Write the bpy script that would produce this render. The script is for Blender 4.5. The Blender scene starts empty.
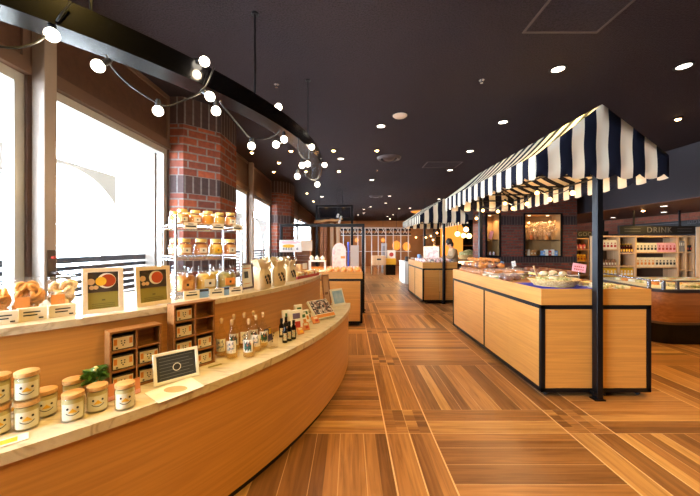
import bpy, bmesh, math, random
from mathutils import Vector, Matrix, Euler
PI = math.pi
rnd = random.Random(7)
SC = bpy.context.scene
COL = SC.collection
F, HC, CX, CY = 320.0, 1.5, 350.0, 246.0      # focal length in pixels, eye height, vanishing point

def at(px, py, Y):                            # pixel + distance -> world point
    return Vector(((px - CX) * Y / F, Y, HC + (CY - py) * Y / F))
def on(px, py, z):                            # pixel on a level plane z
    Y = (HC - z) * F / (py - CY)
    return Vector(((px - CX) * Y / F, Y, z))
AC = Vector((-4.245, 4.15))                   # centre of the counter's arc
def arc(px, R, far=False):                    # ray of a pixel column meets the circle of radius R
    k = (px - CX) / F
    a = k * k + 1; b = -2 * (k * AC.x + AC.y); c = AC.x ** 2 + AC.y ** 2 - R * R
    d = max(0.0, b * b - 4 * a * c) ** .5
    Y = (-b + d) / (2 * a) if far else (-b - d) / (2 * a)
    return k * Y, Y
def face_rz(x, y):                            # turn so that local -Y looks out from the arc's centre
    n = Vector((x, y)) - AC
    return math.atan2(n.x, -n.y)

# ------------------------------------------------------------------ materials
MATS = {}
class V:
    """a value in a node tree; operators add Math nodes"""
    def __init__(s, nt, sock): s.nt, s.s = nt, sock
    def op(s, o, b=None, c=None):
        n = s.nt.nodes.new('ShaderNodeMath'); n.operation = o
        s.nt.links.new(s.s, n.inputs[0])
        for i, q in ((1, b), (2, c)):
            if q is None: continue
            if isinstance(q, V): s.nt.links.new(q.s, n.inputs[i])
            else: n.inputs[i].default_value = q
        return V(s.nt, n.outputs[0])
    def __add__(s, b): return s.op('ADD', b)
    def __sub__(s, b): return s.op('SUBTRACT', b)
    def __mul__(s, b): return s.op('MULTIPLY', b)
    def __truediv__(s, b): return s.op('DIVIDE', b)
    def floor(s): return s.op('FLOOR')
    def fract(s): return s.op('FRACT')
    def lt(s, b): return s.op('LESS_THAN', b)
    def gt(s, b): return s.op('GREATER_THAN', b)
    def mn(s, b): return s.op('MINIMUM', b)
    def mx(s, b): return s.op('MAXIMUM', b)
    def inv(s): return (s * -1.0) + 1.0

def newmat(name):
    m = bpy.data.materials.new(name); m.use_nodes = True
    nt = m.node_tree; b = nt.nodes['Principled BSDF']
    return m, nt, b
def srgb(h):
    h = h.lstrip('#'); o = []
    for i in (0, 2, 4):
        c = int(h[i:i + 2], 16) / 255
        o.append(c / 12.92 if c <= .04045 else ((c + .055) / 1.055) ** 2.4)
    return (*o, 1)
def setc(b, c): b.inputs['Base Color'].default_value = srgb(c) if isinstance(c, str) else (*c[:3], 1)
def plain(name, c, rough=.5, metal=0, spec=.5, noise=0, scale=30, bump=0, emit=0, coat=0, trans=0):
    if name in MATS: return MATS[name]
    m, nt, b = newmat(name)
    setc(b, c); b.inputs['Roughness'].default_value = rough; b.inputs['Metallic'].default_value = metal
    b.inputs['Specular IOR Level'].default_value = spec
    if coat: b.inputs['Coat Weight'].default_value = coat
    if emit:
        b.inputs['Emission Color'].default_value = srgb(c); b.inputs['Emission Strength'].default_value = emit
    tc = nt.nodes.new('ShaderNodeTexCoord')
    nz = nt.nodes.new('ShaderNodeTexNoise'); nz.inputs['Scale'].default_value = scale; nz.inputs['Detail'].default_value = 4
    nt.links.new(tc.outputs['Object'], nz.inputs['Vector'])
    n = noise if noise else .04
    mx = nt.nodes.new('ShaderNodeMix'); mx.data_type = 'RGBA'
    c0 = srgb(c) if isinstance(c, str) else (*c[:3], 1)
    mx.inputs['A'].default_value = (*[q * (1 - n) for q in c0[:3]], 1)
    mx.inputs['B'].default_value = (*[min(1, q * (1 + n)) for q in c0[:3]], 1)
    nt.links.new(nz.outputs['Fac'], mx.inputs['Factor'])
    nt.links.new(mx.outputs['Result'], b.inputs['Base Color'])
    if bump:
        bp = nt.nodes.new('ShaderNodeBump'); bp.inputs['Strength'].default_value = bump; bp.inputs['Distance'].default_value = .01
        nt.links.new(nz.outputs['Fac'], bp.inputs['Height']); nt.links.new(bp.outputs['Normal'], b.inputs['Normal'])
    MATS[name] = m
    return m
def glow(name, c, s):
    m = bpy.data.materials.new(name); m.use_nodes = True; nt = m.node_tree
    nt.nodes.remove(nt.nodes['Principled BSDF'])
    e = nt.nodes.new('ShaderNodeEmission'); e.inputs[0].default_value = srgb(c); e.inputs[1].default_value = s
    nt.links.new(e.outputs[0], nt.nodes['Material Output'].inputs[0])
    MATS[name] = m
    return m
def ramp(nt, fac, stops):
    r = nt.nodes.new('ShaderNodeValToRGB')
    el = r.color_ramp.elements
    while len(el) < len(stops): el.new(.5)
    for e, (p, c) in zip(el, stops): e.position = p; e.color = srgb(c) if isinstance(c, str) else c
    nt.links.new(fac, r.inputs[0])
    return r.outputs[0]
def wood(name, c1, c2, axis=2, scale=1.0, rough=.42, bands=9.0, spec=.5):
    """fine straight grain running along the axis given (0 x, 1 y, 2 z)"""
    m, nt, b = newmat(name)
    tc = nt.nodes.new('ShaderNodeTexCoord'); mp = nt.nodes.new('ShaderNodeMapping')
    s = [26.0 * scale] * 3
    if axis == 3: s = [.9 * scale, .9 * scale, 30 * scale]          # level grain on any upright face
    else: s[axis] = .9 * scale
    mp.inputs['Scale'].default_value = s
    nz = nt.nodes.new('ShaderNodeTexNoise'); nz.inputs['Scale'].default_value = 1.6; nz.inputs['Detail'].default_value = 6
    nz.inputs['Distortion'].default_value = .6
    nt.links.new(tc.outputs['Object'], mp.inputs[0]); nt.links.new(mp.outputs[0], nz.inputs['Vector'])
    o = ramp(nt, nz.outputs['Fac'], [(.32, c2), (.66, c1)])
    nt.links.new(o, b.inputs['Base Color']); b.inputs['Roughness'].default_value = rough
    b.inputs['Specular IOR Level'].default_value = spec
    MATS[name] = m
    return m
def glassy(name, tint=(1, 1, 1), gloss=.06, rough=.02, dens=0.0, dcol=(1, 1, 1)):
    """thin clear sheet: mostly see-through, a mirror share at grazing angles, a little of its own colour"""
    m = bpy.data.materials.new(name); m.use_nodes = True; nt = m.node_tree
    nt.nodes.remove(nt.nodes['Principled BSDF'])
    tr = nt.nodes.new('ShaderNodeBsdfTransparent'); tr.inputs[0].default_value = (*tint, 1)
    gl = nt.nodes.new('ShaderNodeBsdfGlossy'); gl.inputs['Roughness'].default_value = rough
    fr = nt.nodes.new('ShaderNodeLayerWeight'); fr.inputs[0].default_value = .5
    mul = V(nt, fr.outputs['Facing']).op('POWER', 4.0) * .55 + gloss * .6
    mx = nt.nodes.new('ShaderNodeMixShader')
    nt.links.new(mul.s, mx.inputs[0]); nt.links.new(tr.outputs[0], mx.inputs[1]); nt.links.new(gl.outputs[0], mx.inputs[2])
    out = mx.outputs[0]
    if dens:
        df = nt.nodes.new('ShaderNodeBsdfDiffuse'); df.inputs[0].default_value = (*dcol, 1)
        m2 = nt.nodes.new('ShaderNodeMixShader'); m2.inputs[0].default_value = dens
        nt.links.new(out, m2.inputs[1]); nt.links.new(df.outputs[0], m2.inputs[2]); out = m2.outputs[0]
    nt.links.new(out, nt.nodes['Material Output'].inputs[0])
    MATS[name] = m
    return m
def brick(name, c1, c2, mortar, bw, rh, off=.5, msize=.011, vary=.5):
    """bricks laid in the face's own UV metres"""
    m, nt, b = newmat(name)
    uv = nt.nodes.new('ShaderNodeUVMap'); uv.uv_map = 'UVMap'
    bt = nt.nodes.new('ShaderNodeTexBrick')
    bt.inputs['Scale'].default_value = 1.0
    bt.inputs['Brick Width'].default_value = bw; bt.inputs['Row Height'].default_value = rh
    bt.inputs['Mortar Size'].default_value = msize; bt.inputs['Mortar Smooth'].default_value = .15
    bt.inputs['Bias'].default_value = 0; bt.offset = off
    bt.inputs['Color1'].default_value = srgb(c1); bt.inputs['Color2'].default_value = srgb(c2); bt.inputs['Mortar'].default_value = srgb(mortar)
    nt.links.new(uv.outputs[0], bt.inputs['Vector'])
    nz = nt.nodes.new('ShaderNodeTexNoise'); nz.inputs['Scale'].default_value = 22; nz.inputs['Detail'].default_value = 5
    nt.links.new(uv.outputs[0], nz.inputs['Vector'])
    mx = nt.nodes.new('ShaderNodeMix'); mx.data_type = 'RGBA'; mx.blend_type = 'MULTIPLY'; mx.inputs['Factor'].default_value = vary
    nt.links.new(bt.outputs['Color'], mx.inputs['A'])
    o = ramp(nt, nz.outputs['Fac'], [(.3, (.35, .3, .3, 1)), (.7, (1, 1, 1, 1))])
    nt.links.new(o, mx.inputs['B']); nt.links.new(mx.outputs['Result'], b.inputs['Base Color'])
    b.inputs['Roughness'].default_value = .75
    bp = nt.nodes.new('ShaderNodeBump'); bp.inputs['Strength'].default_value = .5; bp.inputs['Distance'].default_value = .01; bp.invert = True
    nt.links.new(bt.outputs['Fac'], bp.inputs['Height']); nt.links.new(bp.outputs['Normal'], b.inputs['Normal'])
    MATS[name] = m
    return m
def floor_mat():
    m, nt, b = newmat('parquet')
    tc = nt.nodes.new('ShaderNodeTexCoord'); sp = nt.nodes.new('ShaderNodeSeparateXYZ')
    nt.links.new(tc.outputs['Object'], sp.inputs[0])
    P = 1.465
    u = (V(nt, sp.outputs[0]) - .290 + 0) / P; v = (V(nt, sp.outputs[1]) - 2.56) / P
    iu, iv = u.floor(), v.floor()
    fu, fv = u.fract() * 8, v.fract() * 8
    pu, pv = fu.floor(), fv.floor()
    colb, rowb = pu.lt(1.5), pv.lt(1.5)
    X = colb * rowb
    par = ((iu + iv) * .5).fract().lt(.25)               # even cells: planks run away from the door
    ns = rowb.inv() * colb.mx(par)
    ew = colb.inv() * rowb.mx(par.inv())
    nsx, ewx = ns.mx(X), ew.mx(X)
    cb = nt.nodes.new('ShaderNodeCombineXYZ')
    hu, hv = (fu * 2).floor() * .5, (fv * 2).floor() * .5          # each plank is two strips
    idx = iu * 8 + hu * nsx + colb * 31; idy = iv * 8 + hv * ewx + rowb * 57
    nt.links.new(idx.s, cb.inputs[0]); nt.links.new(idy.s, cb.inputs[1]); nt.links.new(ns.s, cb.inputs[2])
    wn = nt.nodes.new('ShaderNodeTexWhiteNoise'); wn.noise_dimensions = '3D'
    nt.links.new(cb.outputs[0], wn.inputs['Vector'])
    # grain
    def grain(ax):
        mp = nt.nodes.new('ShaderNodeMapping'); s = [34.0, 34.0, 1]; s[ax] = 1.7
        mp.inputs['Scale'].default_value = s
        ad = nt.nodes.new('ShaderNodeVectorMath'); ad.operation = 'MULTIPLY_ADD'
        nt.links.new(wn.outputs['Color'], ad.inputs[0]); ad.inputs[1].default_value = (40, 40, 40)
        nt.links.new(tc.outputs['Object'], mp.inputs[0]); nt.links.new(mp.outputs[0], ad.inputs[2])
        nz = nt.nodes.new('ShaderNodeTexNoise'); nz.inputs['Scale'].default_value = 1.0; nz.inputs['Detail'].default_value = 6; nz.inputs['Distortion'].default_value = 1.0
        nt.links.new(ad.outputs[0], nz.inputs['Vector'])
        return nz.outputs['Fac']
    g = nt.nodes.new('ShaderNodeMix'); g.data_type = 'FLOAT'
    nt.links.new(ns.s, g.inputs['Factor']); nt.links.new(grain(0), g.inputs['A']); nt.links.new(grain(1), g.inputs['B'])
    base = ramp(nt, wn.outputs['Value'], [(0, '#734a28'), (.3, '#8c5d33'), (.55, '#a06c3c'), (.8, '#ae7a47'), (1, '#c29258')])
    dk = ramp(nt, g.outputs['Result'], [(.3, (.5, .43, .38, 1)), (.62, (1, 1, 1, 1))])
    mx = nt.nodes.new('ShaderNodeMix'); mx.data_type = 'RGBA'; mx.blend_type = 'MULTIPLY'; mx.inputs['Factor'].default_value = .8
    nt.links.new(base, mx.inputs['A']); nt.links.new(dk, mx.inputs['B'])
    # joints
    du = fu.fract(); du = du.mn(du.inv()); dv = fv.fract(); dv = dv.mn(dv.inv())
    zu = (fu.mn(fu * -1 + 8)).mn((fu - 2).op('ABSOLUTE')); zv = (fv.mn(fv * -1 + 8)).mn((fv - 2).op('ABSOLUTE'))
    ju = (du * nsx) + (nsx.inv() * zu); jv = (dv * ewx) + (ewx.inv() * zv)
    thin = ju.mn(jv).lt(.016)
    wide = (zu.lt(.026) * colb.mx(zu.lt(.02))).mx(zv.lt(.02))
    wide2 = zu.lt(.03).mx(du.lt(.026) * colb * rowb.inv())
    mj = nt.nodes.new('ShaderNodeMix'); mj.data_type = 'RGBA'
    nt.links.new((thin * .55).mx(wide2 * .95).s, mj.inputs['Factor']); nt.links.new(mx.outputs['Result'], mj.inputs['A'])
    mj.inputs['B'].default_value = srgb('#d6ab80')
    nt.links.new(mj.outputs['Result'], b.inputs['Base Color'])
    b.inputs['Roughness'].default_value = .36; b.inputs['Specular IOR Level'].default_value = .5
    return m
def ceiling_mat():
    m, nt, b = newmat('ceiling_board')
    tc = nt.nodes.new('ShaderNodeTexCoord')
    vo = nt.nodes.new('ShaderNodeTexNoise'); vo.inputs['Scale'].default_value = 70; vo.inputs['Detail'].default_value = 3
    nt.links.new(tc.outputs['Object'], vo.inputs['Vector'])
    o = ramp(nt, vo.outputs['Fac'], [(.34, '#231b1e'), (.5, '#2e2529'), (.7, '#34292d')])
    nt.links.new(o, b.inputs['Base Color']); b.inputs['Roughness'].default_value = .85; b.inputs['Specular IOR Level'].default_value = .2
    bp = nt.nodes.new('ShaderNodeBump'); bp.inputs['Strength'].default_value = .5; bp.inputs['Distance'].default_value = .02
    nt.links.new(vo.outputs['Fac'], bp.inputs['Height']); nt.links.new(bp.outputs['Normal'], b.inputs['Normal'])
    return m
def marble_mat():
    m, nt, b = newmat('marble')
    tc = nt.nodes.new('ShaderNodeTexCoord'); mp = nt.nodes.new('ShaderNodeMapping')
    mp.inputs['Scale'].default_value = (2, 5, 5); mp.inputs['Rotation'].default_value = (0, 0, .5)
    nt.links.new(tc.outputs['Object'], mp.inputs[0])
    nz = nt.nodes.new('ShaderNodeTexNoise'); nz.inputs['Scale'].default_value = 2.2; nz.inputs['Detail'].default_value = 8; nz.inputs['Distortion'].default_value = 2.2
    nt.links.new(mp.outputs[0], nz.inputs['Vector'])
    o = ramp(nt, nz.outputs['Fac'], [(.32, '#b39d80'), (.46, '#d2c0a4'), (.6, '#d9c9ae'), (.74, '#c6b294')])
    nt.links.new(o, b.inputs['Base Color']); b.inputs['Roughness'].default_value = .28
    return m
def stripe_mat(name, dark, light):
    """canvas stripes counted along U; seen from both sides, lets some light through"""
    m, nt, b = newmat(name)
    uv = nt.nodes.new('ShaderNodeUVMap'); uv.uv_map = 'UVMap'
    sp = nt.nodes.new('ShaderNodeSeparateXYZ'); nt.links.new(uv.outputs[0], sp.inputs[0])
    wob = (V(nt, sp.outputs[1]) * 16).op('SINE') * .035
    k = ((V(nt, sp.outputs[0]) + wob) * .5).fract().lt(.5)
    mx = nt.nodes.new('ShaderNodeMix'); mx.data_type = 'RGBA'
    nt.links.new(k.s, mx.inputs['Factor']); mx.inputs['A'].default_value = srgb(light); mx.inputs['B'].default_value = srgb(dark)
    nt.links.new(mx.outputs['Result'], b.inputs['Base Color']); b.inputs['Roughness'].default_value = .8
    b.inputs['Specular IOR Level'].default_value = .15
    tl = nt.nodes.new('ShaderNodeBsdfTranslucent'); nt.links.new(mx.outputs['Result'], tl.inputs[0])
    ms = nt.nodes.new('ShaderNodeMixShader'); ms.inputs[0].default_value = .35
    nt.links.new(b.outputs[0], ms.inputs[1]); nt.links.new(tl.outputs[0], ms.inputs[2])
    nt.links.new(ms.outputs[0], nt.nodes['Material Output'].inputs[0])
    return m
def blotch(name, cols, scale=20, rough=.5, vor=False):
    m, nt, b = newmat(name)
    tc = nt.nodes.new('ShaderNodeTexCoord')
    if vor:
        t = nt.nodes.new('ShaderNodeTexVoronoi'); t.inputs['Scale'].default_value = scale
        sp = nt.nodes.new('ShaderNodeSeparateColor'); nt.links.new(t.outputs['Color'], sp.inputs[0]); fac = sp.outputs[0]
    else:
        t = nt.nodes.new('ShaderNodeTexNoise'); t.inputs['Scale'].default_value = scale; t.inputs['Detail'].default_value = 4; fac = t.outputs['Fac']
    nt.links.new(tc.outputs['Object'], t.inputs['Vector'])
    o = ramp(nt, fac, cols); nt.links.new(o, b.inputs['Base Color']); b.inputs['Roughness'].default_value = rough
    MATS[name] = m
    return m

M_FLOOR = floor_mat(); M_CEIL = ceiling_mat(); M_MARBLE = marble_mat()
M_OAK = wood('oak_veneer', '#cf9046', '#bc7e3a', axis=3, scale=1.1, rough=.3, spec=.8)
M_OAKX = M_OAKY = M_TRAYX = M_OAK
M_PINE = wood('pine_shelf', '#d9b186', '#c79a6c', axis=2, scale=.6, rough=.5)
M_WALNUT = wood('walnut_rack', '#9c6634', '#7d4e26', axis=0, scale=2)
M_CASEW = wood('case_wood', '#b87440', '#985a2e', axis=0, scale=.7, rough=.35)
M_BLACK = plain('black_steel', '#08080b', .45, 0, .28)
M_BEAM = plain('beam_paint', '#030304', .2, 0, .4)
M_BROWN = wood('bronze_panel', '#54392a', '#472f23', axis=0, scale=.3, rough=.45)
M_BRONZE = plain('bronze_frame', '#6b5344', .4, .2)
M_ALU = plain('window_aluminium', '#b9b6ad', .35, .3)
M_STEEL = plain('chrome_wire', '#c9c9cc', .22, .9)
M_GLASS = glassy('pane_glass', (.97, .98, 1.0), .03)
M_CLEAR = glassy('clear_glass', (.97, .96, .93), .07, .03)
M_FILM = glassy('plastic_film', (1, 1, 1), .06, .12, .06, (1, .97, .92))
M_WHITE = plain('white_paper', '#efe9dd', .6)
M_CREAM = plain('cream_paper', '#e6d6b8', .6)
M_INK = plain('dark_print', '#2b2826', .6)
M_PINKP = plain('pink_paper', '#e9a9b4', .6)
M_REDP = plain('red_print', '#b4392d', .6)
M_ORANGEP = plain('orange_print', '#d9873a', .6)
M_GREENP = plain('green_print', '#3d6b45', .6)
M_BLUEP = plain('blue_print', '#7fa0c9', .6)
M_YELLOW = plain('yellow_print', '#e8b229', .6)
M_OLIVE = plain('olive_print', '#8d8038', .6)
M_BRICK = brick('red_brick', '#9c4822', '#682c1a', '#7d716a', .235, .1)
M_SOLD = brick('dark_soldier_brick', '#4a302b', '#2e2126', '#746b68', .1, .5, off=0)
M_BRICKD = brick('old_red_brick', '#8a4029', '#5f2d1f', '#5e4a40', .21, .075)
M_SOLDD = brick('old_soldier_brick', '#3d2622', '#2a1b1c', '#50423c', .075, .5, off=0)
M_STONE = plain('pale_stone', '#948b80', .8, noise=.08, scale=60)
M_SOFFIT = plain('soffit_board', '#6b432c', .5, noise=.1, scale=3)
M_DARKWALL = plain('dark_paint', '#2a2225', .7)
M_STRIPE = stripe_mat('striped_canvas', '#1d1e2b', '#efe2c8')
M_BULB = glow('lit_globe', '#fff2dc', 9.0)
M_BULBW = glow('warm_lit_globe', '#ffc476', 7.0)
M_DISC = glow('downlight_diffuser', '#fff0da', 7.0)
M_SPOTG = glow('spot_lens', '#ffbe78', 40.0)
M_AMBER = glow('amber_glow', '#ff9a3c', 1.15)
M_WARMW = glow('warm_strip', '#ffd9a0', 4.0)

# ------------------------------------------------------------------ mesh building
class B:
    def __init__(s): s.bm = bmesh.new(); s.uv = None
    def _t(s, vs, M):
        if M is not None: bmesh.ops.transform(s.bm, matrix=M, verts=vs)
    def box(s, x0, y0, z0, x1, y1, z1, M=None, bev=0, seg=1):
        r = bmesh.ops.create_cube(s.bm, size=1)['verts']
        bmesh.ops.transform(s.bm, matrix=Matrix.Translation(((x0 + x1) / 2, (y0 + y1) / 2, (z0 + z1) / 2)) @ Matrix.Diagonal((abs(x1 - x0), abs(y1 - y0), abs(z1 - z0), 1)), verts=r)
        if bev:
            es = list({e for v in r for e in v.link_edges})
            q = bmesh.ops.bevel(s.bm, geom=es, offset=bev, segments=seg, affect='EDGES', profile=.5)
            r = list({v for f in q['faces'] for v in f.verts} | {v for v in r if v.is_valid})
        s._t(r, M); return s
    def cyl(s, x, y, z0, z1, r, r2=None, n=20, M=None):
        q = bmesh.ops.create_cone(s.bm, cap_ends=True, segments=n, radius1=r, radius2=r if r2 is None else r2, depth=z1 - z0)['verts']
        bmesh.ops.transform(s.bm, matrix=Matrix.Translation((x, y, (z0 + z1) / 2)), verts=q)
        s._t(q, M); return s
    def ball(s, c, r, sx=1, sy=1, sz=1, n=16, M=None, lump=0, seed=0):
        q = bmesh.ops.create_uvsphere(s.bm, u_segments=n, v_segments=max(6, n // 2), radius=1)['verts']
        if lump:
            g = random.Random(seed); ph = [g.uniform(0, 6.28) for _ in range(6)]
            for v in q:
                d = 1 + lump * (math.sin(3 * v.co.x + ph[0]) * math.sin(4 * v.co.y + ph[1]) + .6 * math.sin(5 * v.co.z + 3 * v.co.x + ph[2]) + .5 * math.sin(7 * v.co.y + ph[3]))
                v.co *= d
        bmesh.ops.transform(s.bm, matrix=Matrix.Translation(c) @ Matrix.Diagonal((r * sx, r * sy, r * sz, 1)), verts=q)
        s._t(q, M); return s
    def lathe(s, prof, n=24, c=(0, 0, 0), M=None):
        rings = []; new = []
        for r, z in prof:
            if r < 1e-6:
                v = s.bm.verts.new((c[0], c[1], c[2] + z)); rings.append([v]); new.append(v)
            else:
                R = [s.bm.verts.new((c[0] + r * math.cos(2 * PI * i / n), c[1] + r * math.sin(2 * PI * i / n), c[2] + z)) for i in range(n)]
                rings.append(R); new += R
        for a, b2 in zip(rings, rings[1:]):
            for i in range(n):
                j = (i + 1) % n
                if len(a) == 1 and len(b2) == 1: continue
                if len(a) == 1: s.bm.faces.new((a[0], b2[j], b2[i]))
                elif len(b2) == 1: s.bm.faces.new((a[i], a[j], b2[0]))
                else: s.bm.faces.new((a[i], a[j], b2[j], b2[i]))
        s._t(new, M); return s
    def tube(s, pts, r, n=8, closed=False, M=None, caps=True):
        pts = [Vector(p) for p in pts]; rings = []; new = []
        N = len(pts); up = None
        for i, p in enumerate(pts):
            if closed: t = pts[(i + 1) % N] - pts[i - 1]
            else: t = pts[min(i + 1, N - 1)] - pts[max(i - 1, 0)]
            t = t.normalized() if t.length > 1e-9 else Vector((0, 0, 1))
            if up is None: up = Vector((0, 0, 1)) if abs(t.z) < .9 else Vector((1, 0, 0))
            a = t.cross(up)
            if a.length < 1e-6: a = t.cross(Vector((1, 0, 0)))
            a.normalize(); b2 = a.cross(t).normalized(); up = b2
            rr = r[i] if isinstance(r, (list, tuple)) else r
            R = [s.bm.verts.new(p + a * rr * math.cos(2 * PI * k / n) + b2 * rr * math.sin(2 * PI * k / n)) for k in range(n)]
            rings.append(R); new += R
        pr = list(zip(rings, rings[1:])) + ([(rings[-1], rings[0])] if closed else [])
        for a, b2 in pr:
            for k in range(n): s.bm.faces.new((a[k], a[(k + 1) % n], b2[(k + 1) % n], b2[k]))
        if caps and not closed:
            s.bm.faces.new(rings[0][::-1]); s.bm.faces.new(rings[-1])
        s._t(new, M); return s
    def prism(s, poly, z0, z1, M=None):
        a = [s.bm.verts.new((x, y, z0)) for x, y in poly]; b2 = [s.bm.verts.new((x, y, z1)) for x, y in poly]
        n = len(poly)
        s.bm.faces.new(a[::-1]); s.bm.faces.new(b2)
        for i in range(n): s.bm.faces.new((a[i], a[(i + 1) % n], b2[(i + 1) % n], b2[i]))
        s._t(a + b2, M); return s
    def band(s, f, r0, r1, z0, z1, a0, a1, n=48, c=None):
        """arc-shaped block about the point c, clipped by f(x, y)"""
        c = AC if c is None else c
        L = []
        for i in range(n + 1):
            t = a0 + (a1 - a0) * i / n; q = []
            for r in (r0, r1):
                x, y = c.x + r * math.cos(t), c.y + r * math.sin(t)
                if f: x, y = f(x, y)
                q.append((x, y))
            L.append([s.bm.verts.new((q[0][0], q[0][1], z0)), s.bm.verts.new((q[1][0], q[1][1], z0)), s.bm.verts.new((q[1][0], q[1][1], z1)), s.bm.verts.new((q[0][0], q[0][1], z1))])
        for p, q in zip(L, L[1:]):
            for k in range(4): s.bm.faces.new((p[k], p[(k + 1) % 4], q[(k + 1) % 4], q[k]))
        s.bm.faces.new(L[0][::-1]); s.bm.faces.new(L[-1])
        return s
    def quv(s, pts, uvs):
        if s.uv is None: s.uv = s.bm.loops.layers.uv.new('UVMap')
        vs = [s.bm.verts.new(p) for p in pts]
        f = s.bm.faces.new(vs)
        for l, q in zip(f.loops, uvs): l[s.uv].uv = q
        return s
    def out(s, name, mat, parent=None, smooth=None, flip=True):
        if flip: bmesh.ops.recalc_face_normals(s.bm, faces=s.bm.faces)
        me = bpy.data.meshes.new(name); s.bm.to_mesh(me); s.bm.free()
        for m in (mat if isinstance(mat, list) else [mat]): me.materials.append(m)
        if smooth is not None:
            me.polygons.foreach_set('use_smooth', [True] * len(me.polygons))
            me.set_sharp_from_angle(angle=math.radians(smooth))
        o = bpy.data.objects.new(name, me); COL.objects.link(o)
        if parent: o.parent = parent
        return o

LABELS = {}
def tag(o, label, cat, group=None):
    o['label'] = label; o['category'] = cat
    if group: o['group'] = group
    return o
def thing(name, label, cat, loc=(0, 0, 0), rz=0, group=None):
    o = bpy.data.objects.new(name, None); COL.objects.link(o)
    o.empty_display_size = .05; o.location = loc; o.rotation_euler = (0, 0, rz)
    return tag(o, label, cat, group)
def struct(o):
    o['kind'] = 'structure'; return o
def dup(root, loc, rz, label, group=None):
    def cp(o, par):
        c = o.copy(); COL.objects.link(c)
        if par: c.parent = par
        for ch in list(o.children): cp(ch, c)
        return c
    r = cp(root, None); r.location = loc; r.rotation_euler = (0, 0, rz)
    r['label'] = label
    if group: r['group'] = group
    return r
def T(x=0, y=0, z=0, rx=0, ry=0, rz=0, s=1):
    return Matrix.Translation((x, y, z)) @ Euler((rx, ry, rz)).to_matrix().to_4x4() @ Matrix.Scale(s, 4)
def text_mesh(name, txt, size, mat, parent, loc, rot, depth=.004, align='CENTER'):
    cu = bpy.data.curves.new(name, 'FONT'); cu.body = txt; cu.size = size; cu.extrude = depth; cu.align_x = align; cu.align_y = 'CENTER'; cu.space_character = 1.15
    o = bpy.data.objects.new(name, cu); COL.objects.link(o)
    dg = bpy.context.evaluated_depsgraph_get()
    me = bpy.data.meshes.new_from_object(o.evaluated_get(dg)); me.name = name
    bpy.data.objects.remove(o); bpy.data.curves.remove(cu)
    me.materials.clear(); me.materials.append(mat)
    o = bpy.data.objects.new(name, me); COL.objects.link(o)
    o.location = loc; o.rotation_euler = rot
    if parent: o.parent = parent
    return o
# ================================================================== the room
CEILZ = 3.4
WX = -2.3                                     # room face of the window wall
b = B(); b.box(-2.6, -3.2, -.1, 9.2, 24.2, 0); struct(b.out('floor', M_FLOOR))
b = B(); b.box(-2.6, -3.2, CEILZ, 9.2, 24.2, CEILZ + .15); struct(b.out('ceiling', M_CEIL))
wins = [(-1.2, 2.28), (2.44, 4.05), (5.40, 7.22), (7.40, 9.30), (10.65, 14.2), (14.35, 19.2)]
ZS, ZT = .9, 2.72                             # sill and head of the windows
# window wall: sill wall, header and the solid stretches between the windows
b = B()
b.box(WX - .12, -3.2, 0, WX, 24, ZS)
b.box(WX - .12, -3.2, ZT, WX, 24, CEILZ)
e = -3.2
for y0, y1 in wins + [(24, 24)]:
    if y0 > e + .001: b.box(WX - .12, e, ZS, WX, y0, ZT)
    e = y1
struct(b.out('wall_left', M_BROWN))
b = B(); b.box(-2.6, -3.2, 0, 9.2, -3.05, CEILZ); struct(b.out('wall_front', M_DARKWALL))
b = B(); b.box(-2.6, 24, 0, 9.2, 24.15, CEILZ); struct(b.out('wall_back', plain('far_wall_board', '#96602f', .6, noise=.15, scale=2)))
# raised framing on the header panels above the windows
b = B()
for y0, y1 in wins:
    for (p, q) in ((y0, y0 + .05), (y1 - .05, y1)): b.box(WX, p, ZT + .1, WX + .02, q, CEILZ - .06)
    b.box(WX, y0, ZT + .06, WX + .02, y1, ZT + .11); b.box(WX, y0, CEILZ - .06, WX + .02, y1, CEILZ - .01)
    b.box(WX, y0, ZT, WX + .035, y1, ZT + .055)
struct(b.out('trim_1', M_BRONZE))
for i, (y0, y1) in enumerate(wins):
    b = B(); f = .07
    x0, x1 = WX - .10, WX - .02
    b.box(x0, y0, ZS, x1, y0 + f, ZT); b.box(x0, y1 - f, ZS, x1, y1, ZT)
    b.box(x0, y0 + f, ZT - f, x1, y1 - f, ZT); b.box(x0, y0 + f, ZS, x1, y1 - f, ZS + f)
    w = b.out('window_%d' % (i + 1), M_ALU); struct(w)
    g = B(); g.box(WX - .065, y0 + f, ZS + f, WX - .058, y1 - f, ZT - f); g.out('pane', M_GLASS, w)
    s = B(); s.box(WX - .119, y0, ZS - .005, WX + .03, y1, ZS + .02); s.out('sill', M_BRONZE, w)
# mullions
for k, (y, nm) in enumerate(((2.36, 'trim_2'), (7.31, 'trim_3'))):
    b = B(); b.box(WX, y - .05, 0, WX + .095, y + .05, CEILZ, bev=.004); struct(b.out(nm, plain('mullion_metal', '#9c8b7c', .4, .2)))
# window lever with its plate and red button on the first mullion
h = thing('window_handle', 'bronze lever handle with a red button above it on the window mullion', 'handle', (WX + .095, 2.36, 1.30))
b = B(); b.box(0, -.035, -.05, .008, .035, .17, bev=.003); b.out('back_plate', plain('handle_bronze', '#4a392e', .4, .3), h)
b = B(); b.tube([(.008, 0, 0), (.04, 0, 0), (.045, .03, -.02), (.05, .13, -.07)], [.015, .015, .014, .011], 10); b.out('lever', MATS['handle_bronze'], h, 40)
b = B(); b.cyl(0, 0, 0, .02, .011, M=T(.008, 0, .115, ry=PI / 2)); b.out('button', M_REDP, h, 40)

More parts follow.
